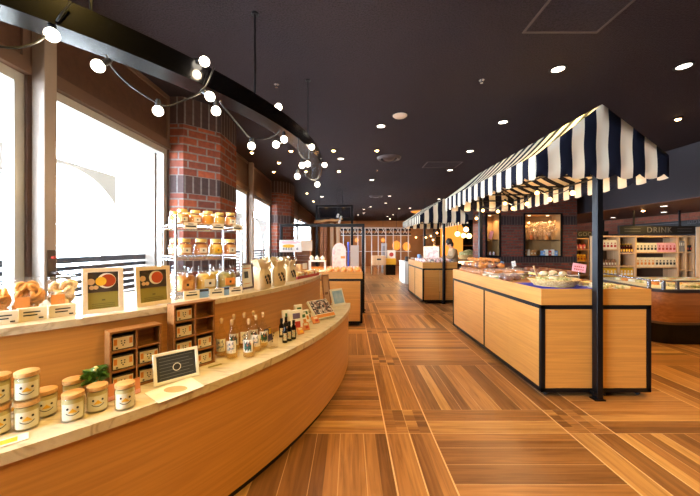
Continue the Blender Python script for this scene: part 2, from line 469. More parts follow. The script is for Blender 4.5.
# brick columns: chamfered towards the room, soldier courses in dark brick
def brick_column(y0, y1, name):
    fac = [((WX, y0), (-2.12, y0)), ((-2.12, y0), (-1.785, y0 + .335)), ((-1.785, y0 + .335), (-1.785, y1 - .335)), ((-1.785, y1 - .335), (-2.12, y1)), ((-2.12, y1), (WX, y1))]
    bands = [(0, 1.17, 0), (1.17, 1.31, 1), (1.31, 2.17, 0), (2.17, 2.40, 1), (2.40, 3.05, 0), (3.05, CEILZ, 1)]
    root = None
    for kind, mat, nm in ((0, M_BRICK, name), (1, M_SOLD, 'soldier_course')):
        bb = B(); u = 0
        for (p, q) in fac:
            L = math.hypot(q[0] - p[0], q[1] - p[1])
            for z0, z1, kd in bands:
                if kd != kind: continue
                uz = (0, z1 - z0) if kd else (z0, z1)
                bb.quv([(p[0], p[1], z0), (q[0], q[1], z0), (q[0], q[1], z1), (p[0], p[1], z1)], [(u, uz[0]), (u + L, uz[0]), (u + L, uz[1]), (u, uz[1])])
            u += L
        if root is None: root = struct(bb.out(name, mat))
        else: bb.out(nm, mat, root)
brick_column(4.07, 5.36, 'brick_column'); brick_column(9.32, 10.6, 'brick_column')

# right side: wall with a brick band, dropped bulkhead and its soffit
b = B(); b.box(9.0, -3.2, 0, 9.15, 24, CEILZ); wr = struct(b.out('wall_right', M_DARKWALL))
b = B()
b.quv([(8.985, -3, 1.9), (8.985, 24, 1.9), (8.985, 24, 2.395), (8.985, -3, 2.395)], [(0, 0), (27, 0), (27, .495), (0, .495)])
b.out('brick_band', brick('brick_veneer', '#9a5238', '#703a28', '#77563f', .5, .12), wr)
b = B(); b.box(6.35, -3.05, 2.4, 9.0, 20, CEILZ - .002); bk = struct(b.out('trim_4', M_DARKWALL))
b = B(); b.box(6.36, -3.04, 2.385, 8.98, 20, 2.399); b.out('soffit', M_SOFFIT, bk)

# beyond the windows: pavement, stone arcade, slatted railing
b = B(); b.box(-14, -6, -.2, -2.6, 26, -.02); struct(b.out('pavement', plain('paving', '#c5bfb3', .8)))
b = B()
AX0, AX1, ATOP = -5.6, -5.0, 3.0
def arch_wall(bb, yc, r, zc, pier):
    n = 24                                    # a round arch between two piers, flat-topped
    bb.box(AX0, yc + r, -.02, AX1, yc + r + pier, ATOP)
    pts = [(yc - r * math.cos(PI * i / n), zc + r * math.sin(PI * i / n)) for i in range(n + 1)]
    for (p, q) in zip(pts, pts[1:]):
        for x in (AX0, AX1):
            bb.bm.faces.new([bb.bm.verts.new(v) for v in ((x, p[0], p[1]), (x, q[0], q[1]), (x, q[0], ATOP), (x, p[0], ATOP))])
        bb.bm.faces.new([bb.bm.verts.new(v) for v in ((AX0, p[0], p[1]), (AX1, p[0], p[1]), (AX1, q[0], q[1]), (AX0, q[0], q[1]))])
        bb.bm.faces.new([bb.bm.verts.new(v) for v in ((AX0, p[0], ATOP), (AX1, p[0], ATOP), (AX1, q[0], ATOP), (AX0, q[0], ATOP))])
for k in range(-1, 5): arch_wall(b, 5.62 + 3.7 * k, 1.55, 1.38, .6)
struct(b.out('arcade_wall', M_STONE))
b = B(); b.box(-5.75, -8, 3.55, WX - .13, 30, 3.75); struct(b.out('arcade_roof', plain('white_plaster', '#dedad2', .8)))
b = B(); b.box(WX - .12, -8, CEILZ + .16, WX, 30, 13); struct(b.out('sky_block_wall', M_STONE))  # unseen upper storeys, added to keep open sky off the arcade stone
b = B(); b.box(-3.3, 4.5, -.02, -2.75, 5.2, 4.3); struct(b.out('arcade_pillar', M_STONE))
b = B()
for k in range(9): b.box(-2.92, -3, .72 + .075 * k, -2.88, 22, .765 + .075 * k + (.02 if k == 8 else 0))
for k in range(14): b.box(-2.95, -2.8 + 1.9 * k, -.02, -2.90, -2.75 + 1.9 * k, 1.39)
rl = tag(b.out('railing', plain('railing_paint', '#3a3d44', .5)), 'dark slatted railing running outside along the windows', 'railing')

# ================================================================== ceiling fittings
def spot(name, loc, power, col, size=88, blend=.85, rad=.06, tgt=None):
    L = bpy.data.lights.new(name, 'SPOT'); L.energy = power; L.color = col; L.spot_size = math.radians(size); L.spot_blend = blend; L.shadow_soft_size = rad
    o = bpy.data.objects.new(name, L); COL.objects.link(o); o.location = loc
    if tgt is not None:
        o.rotation_euler = (Vector(tgt) - Vector(loc)).to_track_quat('-Z', 'Y').to_euler()
    return o
WARM = (1.0, .57, .15); WARM2 = (1.0, .65, .16)
def downlight_mesh(kind):
    t = thing('ceiling_downlight', '', 'downlight')
    if kind == 'disc':
        b = B(); b.lathe([(.088, 0), (.088, -.008), (.066, -.008), (.062, 0), (.088, 0)], 28); b.out('trim_ring', M_BLACK, t, 40)
        b = B(); b.cyl(0, 0, -.005, -.001, .061, n=28); b.out('diffuser', M_DISC, t)
    else:
        b = B(); b.lathe([(.06, 0), (.06, -.012), (.045, -.02), (.036, -.02), (.036, 0)], 24); b.out('trim_ring', M_BLACK, t, 40)
        b = B(); b.lathe([(.036, -.012), (.034, -.022), (.024, -.034), (0, -.04)], 20); b.out('lens', M_SPOTG, t, 60)
    return t
def put(kind, x, y, z, label, group, protos={}):
    if kind not in protos:
        o = downlight_mesh(kind); o.location = (x, y, z); o['label'] = label; o['group'] = group; protos[kind] = o
    else: o = dup(protos[kind], (x, y, z), 0, label, group)
    return o
LP = .8
def lights_px(px, py, kind, label, group, power=0, tgt=None, zc=None):
    zc = CEILZ - .001 if zc is None else zc
    Y = (zc - HC) * F / (CY - py); x = (px - CX) * Y / F
    put(kind, x, Y, zc, label, group)
    if power: spot('downlight_lamp', (x, Y, zc - .06), power * LP, WARM if kind == 'spot' else WARM2, tgt=tgt and Vector((x, Y, 0)) + Vector(tgt))
GD, GS = 'recessed round downlights', 'warm ceiling spotlights'
lights_px(558, 69, 'disc', 'white recessed downlight in the ceiling in front of the striped awning peak', GD, 200)
lights_px(684, 66, 'disc', 'white recessed downlight beyond the awning gable, half sunk in its dark ring', GD, 200)
lights_px(503, 122, 'disc', 'white recessed downlight above the long slope of the front awning', GD, 16)
lights_px(470, 151, 'disc', 'warm-rimmed downlight beyond the middle of the awning slope', GD, 14)
lights_px(450, 170, 'disc', 'small downlight in the ceiling over the far end of the front awning', GD, 12)
lights_px(381, 126, 'disc', 'small white downlight between the round detector and the round air vent', GD, 150)
lights_px(340.7, 158.7, 'disc', 'small white downlight between two warm spots beside the hanging beam', GD, 120)
lights_px(371.8, 179.7, 'disc', 'small white downlight just beyond the round air vent', GD, 120)
for px, py in ((389.6, 196), (385.7, 203), (399, 208.6), (363.9, 209.3), (393, 214.6), (399.6, 221.5), (322, 196.6), (363.9, 213), (439, 199)):
    lights_px(px, py, 'disc', 'tiny white downlight in the far part of the dark ceiling', 'far downlights', 0)
lights_px(678, 118, 'spot', 'blazing warm spotlight in the ceiling beside the awning gable', GS, 180, (-.6, -.2, 0))
lights_px(377, 149.7, 'spot', 'bright warm spotlight just in front of the round air vent', GS, 180)
lights_px(333.6, 149.7, 'spot', 'warm spotlight near the tip of the hanging curved beam', GS, 90)
lights_px(338.8, 170.6, 'spot', 'warm spotlight behind the two hanging bulbs at the beam tip', GS, 90)
lights_px(251.9, 151.8, 'spot', 'warm spotlight between the first brick column and the hanging beam', GS, 90)
lights_px(291, 150, 'spot', 'warm spotlight between the beam end and the second brick column', GS, 90)
lights_px(279, 162, 'spot', 'warm spotlight between the window mullion and the hanging beam', GS, 90)
lights_px(273.6, 171, 'spot', 'warm spotlight above the window before the second brick column', GS, 90)
lights_px(305.7, 170.8, 'spot', 'warm spotlight close under the bulb cluster of the beam', GS, 120)
lights_px(307, 192.8, 'spot', 'small warm spotlight beside the second brick column', GS, 90)
lights_px(313.5, 200.9, 'spot', 'small warm spotlight above the arched far window', GS, 90)
for px, py in ((368.8, 222.4), (390, 218.5), (388, 222)):
    lights_px(px, py, 'spot', 'tiny warm spotlight at the far end of the ceiling', 'far spotlights', 60)
lights_px(643, 210, 'spot', 'warm spotlight under the soffit above the drink shelf', GS, 60, (0.6, .3, 0), 2.384)
lights_px(664, 206, 'disc', 'small downlight under the soffit, nearer of the pair by the brick band', GD, 0, None, 2.384)
lights_px(664, 212, 'disc', 'small downlight under the soffit, farther of the pair by the brick band', GD, 0, None, 2.384)
lights_px(613, 217.5, 'disc', 'small downlight under the soffit beside the awning post', GD, 0, None, 2.384)
# detector disc, round vent, access hatch
p = at(400, 115, 1.9 * F / 131)
t = thing('smoke_detector', 'round cream disc detector on the dark ceiling', 'detector', (p.x, p.y, CEILZ - .001))
b = B(); b.lathe([(0, -.03), (.085, -.028), (.105, -.012), (.105, 0), (0, 0)], 32); b.out('cover', plain('detector_white', '#e9d9c6', .5), t, 40)
b = B(); b.lathe([(.105, 0), (.118, 0), (.118, -.008), (.105, -.008)], 32); b.out('base_ring', M_BLACK, t, 40)
p = at(389, 157.5, 1.9 * F / 88.5)
for px, py, lab in ((481.6, 79.6, 'tiny sprinkler head in the dark ceiling before the front awning'), (276.5, 84, 'tiny sprinkler head in the ceiling beside the longest hanger rod of the beam'), (377, 188 - 18, 'tiny sprinkler head in the ceiling past the round air vent')):
    p = at(px, py, 1.9 * F / (246 - py)); t = thing('ceiling_sprinkler', lab, 'sprinkler', (p.x, p.y, CEILZ - .001), 0, 'ceiling sprinklers')
    b = B(); b.cyl(0, 0, -.006, 0, .03, n=18); b.out('escutcheon', M_STEEL, t, 40)
    b = B(); b.cyl(0, 0, -.035, -.006, .009, n=10); b.cyl(0, 0, -.04, -.036, .018, n=14); b.out('nozzle', M_STEEL, t, 40)
p = at(389, 157.5, 1.9 * F / 88.5)
t = thing('air_vent', 'large round ring air vent in the dark ceiling', 'vent', (p.x, p.y, CEILZ - .001))
b = B(); b.lathe([(.26, 0), (.24, -.035), (.2, -.05), (.18, -.03), (.18, 0)], 40); b.out('outer_ring', plain('vent_grey', '#4b4546', .45), t, 40)
b = B(); b.lathe([(.14, -.02), (.1, -.055), (.02, -.06), (0, -.06), (0, -.05), (.1, -.045), (.12, -.02)], 40); b.out('inner_cone', MATS['vent_grey'], t, 40)
b = B(); b.cyl(0, 0, -.012, 0, .18, n=40); b.out('dark_throat', M_BEAM, t)
p = at(376, 196, 1.9 * F / 50)
t2 = dup(t, (p.x, p.y, CEILZ - .001), 0, 'smaller-looking round air vent farther down the ceiling')
def hatch(x0, y0, x1, y1, label):
    b = B(); w = .02
    b.box(x0, y0, CEILZ - .008, x1, y0 + w, CEILZ - .001); b.box(x0, y1 - w, CEILZ - .008, x1, y1, CEILZ - .001)
    b.box(x0, y0 + w, CEILZ - .008, x0 + w, y1 - w, CEILZ - .001); b.box(x1 - w, y0 + w, CEILZ - .008, x1, y1 - w, CEILZ - .001)
    t = thing('access_hatch', label, 'hatch', (0, 0, 0)); b.out('hatch_frame', plain('hatch_brown', '#4a3a36', .6), t)
    b = B(); b.box(x0 + w + .006, y0 + w + .006, CEILZ - .005, x1 - w - .006, y1 - w - .006, CEILZ - .001); b.out('hatch_panel', M_CEIL, t)
hatch(1.53, 2.35, 2.20, 2.85, 'square access hatch framed in the ceiling high over the front awning')
hatch(1.74, 7.2, 2.55, 7.75, 'thin-framed access hatch in the ceiling over the far part of the awnings')
# ceiling fittings behind and above the photographer
for x, y, pw in ((-.9, 1.2, 200), (.9, .6, 220), (2.6, 1.0, 240), (.2, -1.2, 220), (4.6, 2.2, 200), (-1.5, 3.0, 0)):
    if pw: 
        put('disc', x, y, CEILZ - .001, 'white recessed downlight in the ceiling above the viewer', GD); spot('downlight_lamp', (x, y, CEILZ - .06), pw * LP, WARM2, 125)
# ================================================================== curved two-tier counter
ct = thing('curved_counter', 'long curved two-tier oak display counter with pale marble tops by the windows', 'counter')
A0, A1 = -math.radians(104), math.radians(0)
def clipx(x, y):
    lim = WX + .11
    if 3.98 < y < 5.5: lim = -1.775
    return max(x, lim), y
ZL, ZU = .76, 1.14
b = B(); b.band(clipx, 3.84, 4.225, .06, ZL - .045, A0, A1, 72); b.out('lower_front', M_OAK, ct, 30)
b = B(); b.band(clipx, 3.84, 4.19, .0, .06, A0, A1, 72); b.out('plinth', M_BLACK, ct, 30)
b = B(); b.band(clipx, 3.865, 4.25, ZL - .045, ZL, A0, A1 + .004, 72); b.out('lower_worktop', M_MARBLE, ct, 30)
b = B(); b.band(clipx, 3.0, 3.86, .0, ZU - .035, A0, A1, 72); b.out('upper_front', M_OAK, ct, 30)
b = B(); b.band(clipx, 2.98, 3.875, ZU - .035, ZU, A0, A1 + .004, 72); b.out('upper_worktop', M_MARBLE, ct, 30)

# ================================================================== hanging curved beam
bm_ = thing('curved_beam', 'black curved steel beam hanging from the ceiling over the counter', 'beam')
b = B(); b.band(None, 3.72, 3.87, 2.555, 2.695, -math.radians(112), math.radians(14), 96); b.out('beam', M_BEAM, bm_, 30)
for hp in (-60, 91, 255, 308):
    x, y = arc(hp, 3.795)
    b = B(); b.cyl(x, y, 2.69, CEILZ - .001, .008, n=10); b.cyl(x, y, CEILZ - .015, CEILZ - .001, .03, n=14); b.cyl(x, y, 2.695, 2.71, .02, n=12)
    b.out('hanger_rod', M_BLACK, bm_, 40)
# string of globe bulbs clipped to the beam
fs = thing('festoon_lights', 'string of white globe bulbs on a black cord looped along the curved beam', 'string lights')
def onring(px, py, R, far=False):
    x, y = arc(px, R, far); return Vector((x, y, HC + (CY - py) * y / F))
BL = [(52, 35, 3.84), (98, 66, 3.86), (158, 111, 3.74), (210, 96.5, 3.9), (216, 111, 3.84), (251.5, 146, 3.70), (276, 144.5, 3.80), (284, 139.5, 3.86), (302, 165.5, 3.82),
      (307.5, 164, 3.85), (297.3, 176.5, 3.74), (317.3, 184.5, 3.86), (324.5, 165, 3.93), (311.7, 147, 3.90), (278.5, 107, 3.80), (204.5, 61.5, 3.91)]
gl_b = None; sk_b = None
for i, (px, py, R) in enumerate(BL):
    c = onring(px, py, R)
    r = .031
    d = Vector((0.0, 0, 1.0))
    if px in (98, 276): d = Vector((.65, .2, .5))
    if px in (210,): d = Vector((-.7, 0, .6))
    if px in (278.5, 204.5, 311.7, 324.5, 307.5): d = Vector((-.75, .1, .15))
    d.normalize(); q = Vector((0, 0, 1)).rotation_difference(d)
    if gl_b is None:
        b = B(); b.lathe([(0, -.031)] + [(.031 * math.sin(a), -.031 * math.cos(a)) for a in [k * PI / 12 for k in range(1, 11)]] + [(.0135, .031), (0, .031)], 20)
        gb = b.out('bulb', M_BULB, fs, 60); gl_b = gb
        b = B(); b.cyl(0, 0, .028, .062, .0165, n=14); b.cyl(0, 0, .062, .072, .011, n=12); sb = b.out('socket', M_BLACK, gb, 40); sk_b = sb
    else:
        gb = gl_b.copy(); COL.objects.link(gb); gb.parent = fs
        sb = sk_b.copy(); COL.objects.link(sb); sb.parent = gb
    gb.location = c; gb.rotation_euler = q.to_euler()
    L = bpy.data.lights.new('festoon_bulb_light', 'POINT'); L.energy = 3.0; L.color = (1, .8, .55); L.shadow_soft_size = .03
    lo = bpy.data.objects.new('festoon_bulb_light', L); COL.objects.link(lo); lo.location = c + Vector((0, 0, -.06))
CORD = [(-6, 46, 3.86), (20, 47.5, 3.86), (40, 40, 3.85), (53, 27, 3.84), (60, 16, 3.89), (71, 2, 3.9)]
CORD2 = [(106, 55, 3.86), (112, 67, 3.8), (130, 85, 3.76), (152, 100, 3.74), (158, 103, 3.74), (168, 106, 3.76), (182, 101, 3.8), (198, 94, 3.86), (207, 84, 3.89), (214, 67, 3.9)]
CORD3 = [(220, 101, 3.86), (223, 106, 3.83), (236, 122, 3.76), (247, 135, 3.71), (252, 138, 3.7), (264, 139, 3.75), (274, 136, 3.8), (280, 130, 3.86)]
CORD4 = [(299, 138, 3.87), (298, 150, 3.85), (302, 157, 3.83), (308, 159, 3.84), (309, 152, 3.89), (311, 143, 3.9)]
CORD5 = [(309, 166, 3.84), (305, 172, 3.80), (307, 177, 3.82), (313, 180, 3.85), (317, 179, 3.86), (320, 172, 3.87), (321, 164, 3.88), (322, 158, 3.88)]
CORD6 = [(204, 59, 3.9), (214, 67, 3.9)]
for c in (CORD, CORD2, CORD3, CORD4, CORD5):
    pts = [onring(*q) for q in c]
    sm = []
    for i in range(len(pts) - 1):
        p0, p1, p2, p3 = pts[max(i - 1, 0)], pts[i], pts[i + 1], pts[min(i + 2, len(pts) - 1)]
        for k in range(5):
            t = k / 5
            sm.append(.5 * ((2 * p1) + (-p0 + p2) * t + (2 * p0 - 5 * p1 + 4 * p2 - p3) * t * t + (-p0 + 3 * p1 - 3 * p2 + p3) * t ** 3))
    sm.append(pts[-1])
    b = B(); b.tube(sm, .0055, 7); b.out('cord', M_BLACK, fs, 60)

# ================================================================== striped market stalls
def canvas(L, zpk, zev, drop, x0, x1, y0, y1, sw, parent):
    """gabled canvas: two slopes, two gables, scalloped valances on all sides; stripes of width sw"""
    xm = (x0 + x1) / 2
    b = B()
    nX = 44
    def prof(x): return zpk - (zpk - zev) * abs(x - xm) / ((x1 - x0) / 2)
    def scal(u): return .045 * abs(math.cos(PI * (u - 1.5) / 2)) ** .7 - .045
    wav = lambda u: .012 * math.sin(PI * u)
    for yy, sg in ((y0, -1), (y1, 1)):
        for i in range(nX):
            a, c = x0 + (x1 - x0) * i / nX, x0 + (x1 - x0) * (i + 1) / nX
            ua, uc = (a - x0) / sw, (c - x0) / sw
            zs = []
            for (x, u) in ((a, ua), (c, uc)):
                zb = zev - drop - scal(u) ; zt = prof(x)
                zs.append([(x, yy + sg * wav(u) * (1 - k / 4) , zb + (zt - zb) * k / 4) for k in range(5)])
            for k in range(4):
                p = (zs[0][k], zs[1][k], zs[1][k + 1], zs[0][k + 1])
                b.quv(p, [(ua, p[0][2]), (uc, p[1][2]), (uc, p[2][2]), (ua, p[3][2])])
    nY = int(round((y1 - y0) / sw * 4))
    for xx, sg in ((x0, -1), (x1, 1)):
        for i in range(nY):
            a, c = y0 + (y1 - y0) * i / nY, y0 + (y1 - y0) * (i + 1) / nY
            ua, uc = (a - y0) / sw + 1, (c - y0) / sw + 1
            za, zc = zev - drop - scal(ua), zev - drop - scal(uc)
            for k in range(3):
                f0, f1 = k / 3, (k + 1) / 3
                P = lambda y, z, u, f: (xx + sg * wav(u) * (1 - f), y, z + (zev - z) * f)
                p = (P(a, za, ua, f0), P(c, zc, uc, f0), P(c, zc, uc, f1), P(a, za, ua, f1))
                b.quv(p, [(ua, p[0][2]), (uc, p[1][2]), (uc, p[2][2]), (ua, p[3][2])])
            for k in range(6):
                f0, f1 = k / 6, (k + 1) / 6
                Q = lambda y, f: (xx + (xm - xx) * f, y, zev + (zpk - zev) * f - .078 * math.sin(PI * f) * min(1, min(y - y0, y1 - y) / .22) ** .6)
                p = (Q(a, f0), Q(c, f0), Q(c, f1), Q(a, f1))
                b.quv(p, [(ua, f0 * .5), (uc, f0 * .5), (uc, f1 * .5), (ua, f1 * .5)])
    bmesh.ops.remove_doubles(b.bm, verts=b.bm.verts, dist=.0015)
    o = b.out('awning', M_STRIPE, parent, 50)
    md = o.modifiers.new('thickness', 'SOLIDIFY'); md.thickness = .004; md.offset = 0
    return o
def stall(name, label, y0, y1, xl, xr, awn=None, posts=None, ndiv=2, ztray=1.074, zline=.915):
    t = thing(name, label, 'market stall')
    w = .04
    # black frame
    b = B()
    for x in (xl, xr - w):
        for y in (y0, y1 - w): b.box(x, y, .06, x + w, y + w, zline)
    for z0, z1 in ((.05, .085), (zline - .04, zline)):
        b.box(xl, y0, z0, xr, y0 + w, z1); b.box(xl, y1 - w, z0, xr, y1, z1)
        b.box(xl, y0 + w, z0, xl + w, y1 - w, z1); b.box(xr - w, y0 + w, z0, xr, y1 - w, z1)
    for k in range(1, ndiv):
        y = y0 + (y1 - y0) * k / ndiv
        b.box(xl, y - .016, .085, xl + w, y + .016, zline - .04); b.box(xr - w, y - .016, .085, xr, y + .016, zline - .04)
    b.box(xl + w, y0 + w, .05, xr - w, y1 - w, .06)
    b.out('frame', M_BLACK, t)
    xm = (xl + xr) / 2
    for x0, x1 in ((xl + w, xm - .004), (xm + .004, xr - w)):
        b = B(); b.box(x0 + .003, y0 + .006, .088, x1 - .003, y0 + .024, zline - .043, bev=.002); b.out('end_panel', M_OAKX, t)
    for k in range(ndiv):
        ya, yb = y0 + (y1 - y0) * k / ndiv + .015, y0 + (y1 - y0) * (k + 1) / ndiv - .015
        if k == 0: ya += .015
        ym = (ya + yb) / 2
        for p, q in ((ya, ym - .001), (ym + .001, yb)):
            for x in (xl + .006, xr - .024):
                b = B(); b.box(x, p, .088, x + .018, q, zline - .043); b.out('side_panel', M_OAKY, t)
    r = .022                                                   # tray: four rim boards and a bed
    for q in ((xl, y0, xr, y0 + r), (xl, y1 - r, xr, y1)):
        b = B(); b.box(q[0], q[1], zline, q[2], q[3], ztray); b.out('tray_end', M_TRAYX, t)
    for q in ((xl, y0 + r, xl + r, y1 - r), (xr - r, y0 + r, xr, y1 - r)):
        b = B(); b.box(q[0], q[1], zline, q[2], q[3], ztray); b.out('tray_side', M_OAKY, t)
    b = B(); b.box(xl + r, y0 + r, ztray - .05, xr - r, y1 - r, ztray - .03); b.out('tray_bed', M_TRAYX, t)
    for x in (xl + .08, xr - .08):
        for y in (y0 + .07, y1 - .07):
            b = B(); b.cyl(0, 0, -.011, .011, .026, n=16, M=T(x, y, .027, ry=PI / 2)); b.box(x - .018, y - .012, .03, x + .018, y + .012, .051); b.out('caster', plain('caster_grey', '#3b3b3d', .4), t, 40)
    for (x, y, top) in posts or ():
        b = B(); b.box(x - .03, y - .035, .012, x + .03, y + .035, top, bev=.004); b.box(x - .05, y - .04, .0, x + .05, y + .04, .012); b.box(x - .055, y - .03, .05, x + .055, y + .03, .075)
        b.out('post', M_BLACK, t)
    if awn:
        zpk, zev, drop, x0, x1, ya, yb, sw = awn
        canvas(0, zpk, zev, drop, x0, x1, ya, yb, sw, t)
        b = B(); xc = (x0 + x1) / 2; s = .012                 # tubular roof frame just under the canvas
        n = max(2, int((yb - ya) / .72))
        for k in range(n + 1):
            y = ya + .03 + (yb - ya - .06) * k / n
            sg = 0 if k in (0, n) else .078; L_ = lambda f, a: (a + (xc - a) * f, y, zev - .035 + (zpk - zev - .015) * f - sg * math.sin(PI * f))
            b.tube([L_(q / 5, x0 + .03) for q in range(6)] + [L_(1 - q / 5, x1 - .03) for q in range(1, 6)], s, 6)
            b.tube([(x0 + .03, y, zev - .035), (x1 - .03, y, zev - .035)], s, 6)
        for x, z in ((x0 + .03, zev - .035), (x1 - .03, zev - .035), (xc, zpk - .05), ((x0 + xc) / 2, (zev + zpk) / 2 - .13), ((x1 + xc) / 2, (zev + zpk) / 2 - .13)):
            b.tube([(x, ya + .03, z), (x, yb - .03, z)], s, 6)
        b.out('awning_frame', M_BLACK, t, 50)
    return t
XL, XR = 1.895, 2.985
S1 = (2.85, 2.365, .225, 1.77, 3.04, 3.05, 5.93, .1155)
st1 = stall('market_stall', 'large oak-panelled market stall nearest the viewer under a black and cream striped awning', 3.17, 5.89, XL, XR, S1,
            [(2.42, 3.128, 2.77), (2.42, 5.94, 2.6)])
S2 = (2.72, 2.30, .22, 1.80, 3.05, 8.25, 10.9, .1164)
st2 = stall('market_stall', 'farther oak market stall with a smaller-looking striped awning beyond the big one', 8.35, 10.4, XL, 2.80, S2,
            [(2.435, 8.3, 2.62), (2.435, 10.45, 2.6)])
# globe bulbs strung under the awning
def string_under(label, pts, zwire, parent_xy):
    t = thing('awning_string_lights', label, 'string lights')
    proto = None
    for i, p in enumerate(pts):
        if proto is None:
            b = B(); b.ball((0, 0, 0), .027, n=18); g = b.out('bulb', M_BULBW, t, 60)
            b = B(); b.cyl(0, 0, .028, .07, .015, n=12); s = b.out('socket', M_BLACK, g, 40); proto = (g, s)
        else:
            g = proto[0].copy(); COL.objects.link(g); g.parent = t
            s = proto[1].copy(); COL.objects.link(s); s.parent = g
        g.location = p
        L = bpy.data.lights.new('awning_bulb_light', 'POINT'); L.energy = 4.5; L.color = (1, .66, .33); L.shadow_soft_size = .035
        lo = bpy.data.objects.new('awning_bulb_light', L); COL.objects.link(lo); lo.location = Vector(p) + Vector((0, 0, -.07))
    P = [Vector(p) + Vector((0, 0, .07)) for p in pts]; sm = []
    for a, c in zip(P, P[1:]):
        for k in range(6):
            f = k / 6; q = a.lerp(c, f); q.z += .05 * (1 - 4 * (f - .5) ** 2) * -.6; sm.append(q)
    sm.append(P[-1])
    b = B(); b.tube(sm, .005, 6); b.out('cord', M_BLACK, t, 60)
    return t
pts = [at(572.7, 193, 3.45), at(549.7, 199.5, 3.85), at(537, 193, 4.1), at(527, 204, 4.35), at(513, 208.5, 4.7), at(505, 203.5, 4.95), at(498, 211.5, 5.2), at(483, 210.5, 5.5), at(476.5, 218.5, 5.75)]
pts = [Vector((min(max(p.x, 1.9), 2.9), p.y, p.z)) for p in pts]
string_under('string of warm globe bulbs under the big front striped awning', pts, 2.3, None)
pts = [at(437, 233, 8.6), at(426, 237.5, 9.0), at(433, 240, 9.3), at(431, 236, 9.6), at(416, 237.5, 10.2)]
string_under('string of warm globe bulbs under the farther striped awning', pts, 2.2, None)
# ================================================================== goods on the lower worktop
E = .001                                       # things stand a hair above what carries them
M_LID = wood('lid_wood', '#d8a86a', '#bf8c50', axis=0, scale=3, rough=.5)
M_CUSTARD = plain('custard', '#cdbb80', .5, noise=.05)
M_JARGLASS = glassy('jar_glass', (.98, .98, .95), .08, .03)
def smile_jar():
    t = thing('smile_jar', '', 'jar')
    r, h = .0395, .097
    b = B(); b.lathe([(0, 0), (r - .004, 0), (r, .005), (r, h - .012), (r - .004, h), (r - .003, h + .002)], 28)
    b.out('glass', M_JARGLASS, t, 40)
    b = B(); b.lathe([(0, .005), (r - .006, .006), (r - .003, .012), (r - .003, h - .014), (r - .006, h - .006), (0, h - .006)], 28); b.out('filling', M_CUSTARD, t, 40)
    b = B(); b.lathe([(0, h), (r - .0005, h), (r - .0005, h + .016), (r - .003, h + .018), (0, h + .018)], 28); b.out('lid', M_LID, t, 40)
    def P(a, z, k=.0006): return ((r + k) * math.sin(a), -(r + k) * math.cos(a), z)
    b = B(); n = 14                                           # paper label wrapped round the front
    for i in range(n):
        a, c = math.radians(-56 + 112 * i / n), math.radians(-56 + 112 * (i + 1) / n)
        b.bm.faces.new([b.bm.verts.new(v) for v in (P(a, .012), P(c, .012), P(c, h - .02), P(a, h - .02))])
    lb = b.out('label', plain('jar_label', '#e6dcc0', .6), t, 60)
    b = B()
    for a in (-.42, .42): b.ball(P(a, .058, .0008), .0042, sz=1.15, n=10)
    b.tube([P(-.55 + 1.1 * k / 10, .030 + .010 * abs((k - 5) / 5) ** 2, .001) for k in range(11)], .0013, 6)
    b.out('printed_face', M_INK, lb, 60)
    b = B(); k = .0016; zt = lambda a: .059 - .045 * abs(a)
    for i in range(8):
        a, c = -.34 + .085 * i, -.34 + .085 * (i + 1)
        b.bm.faces.new([b.bm.verts.new(v) for v in (P(a, .041, k), P(c, .041, k), P(c, zt(c), k), P(a, zt(a), k))])
    b.out('printed_nose', M_YELLOW, lb)
    return t
GJ = 'smiling custard jars'
JH = .116
JP = [(27, 427.5, 0, 'smiling custard jar at the bottom of the front stack, carrying another jar'),
      (27, 427.5, JH + E, 'smiling custard jar on top of the stack, face fully in view'),
      (-2.5, 433.5, 0, 'bottom custard jar of the stack that the picture edge cuts through'),
      (-2.5, 433.5, JH + E, 'smiling custard jar topping the stack that the picture edge cuts through'),
      (46, 415, 0, 'single smiling custard jar tucked close behind the stack'),
      (13, 417.5, 0, 'custard jar hidden behind the two stacks, only its wooden lid showing'),
      (73, 418.8, 0, 'smiling custard jar in front of the trio below the potted plant'),
      (97.5, 410, 0, 'smiling custard jar second in the trio, touching the front jar'),
      (73, 402.8, 0, 'custard jar at the back of the trio with only its lid visible'),
      (125, 407.5, 0, 'lone smiling custard jar before the small pink cards')]
j0 = None
for px, py, dz, lab in JP:
    p = on(px, py, ZL); p.z += E + dz
    rz = math.atan2(-p.x, p.y) + rnd.uniform(-.05, .12)
    if j0 is None: j0 = smile_jar(); j0.location = p; j0.rotation_euler.z = rz; tag(j0, lab, 'jar', GJ)
    else: dup(j0, p, rz, lab, GJ)
# printed card lying at the near end
p = on(6, 443, ZL)
t = thing('price_card', 'small white card with yellow print lying flat before the jar stacks', 'card', (p.x, p.y, ZL + E), face_rz(p.x, p.y))
b = B(); b.box(-.06, -.03, 0, .06, .03, .004); b.out('card', M_WHITE, t)
b = B(); b.box(-.05, -.02, .004, .03, .018, .0048); b.out('print', M_YELLOW, t)
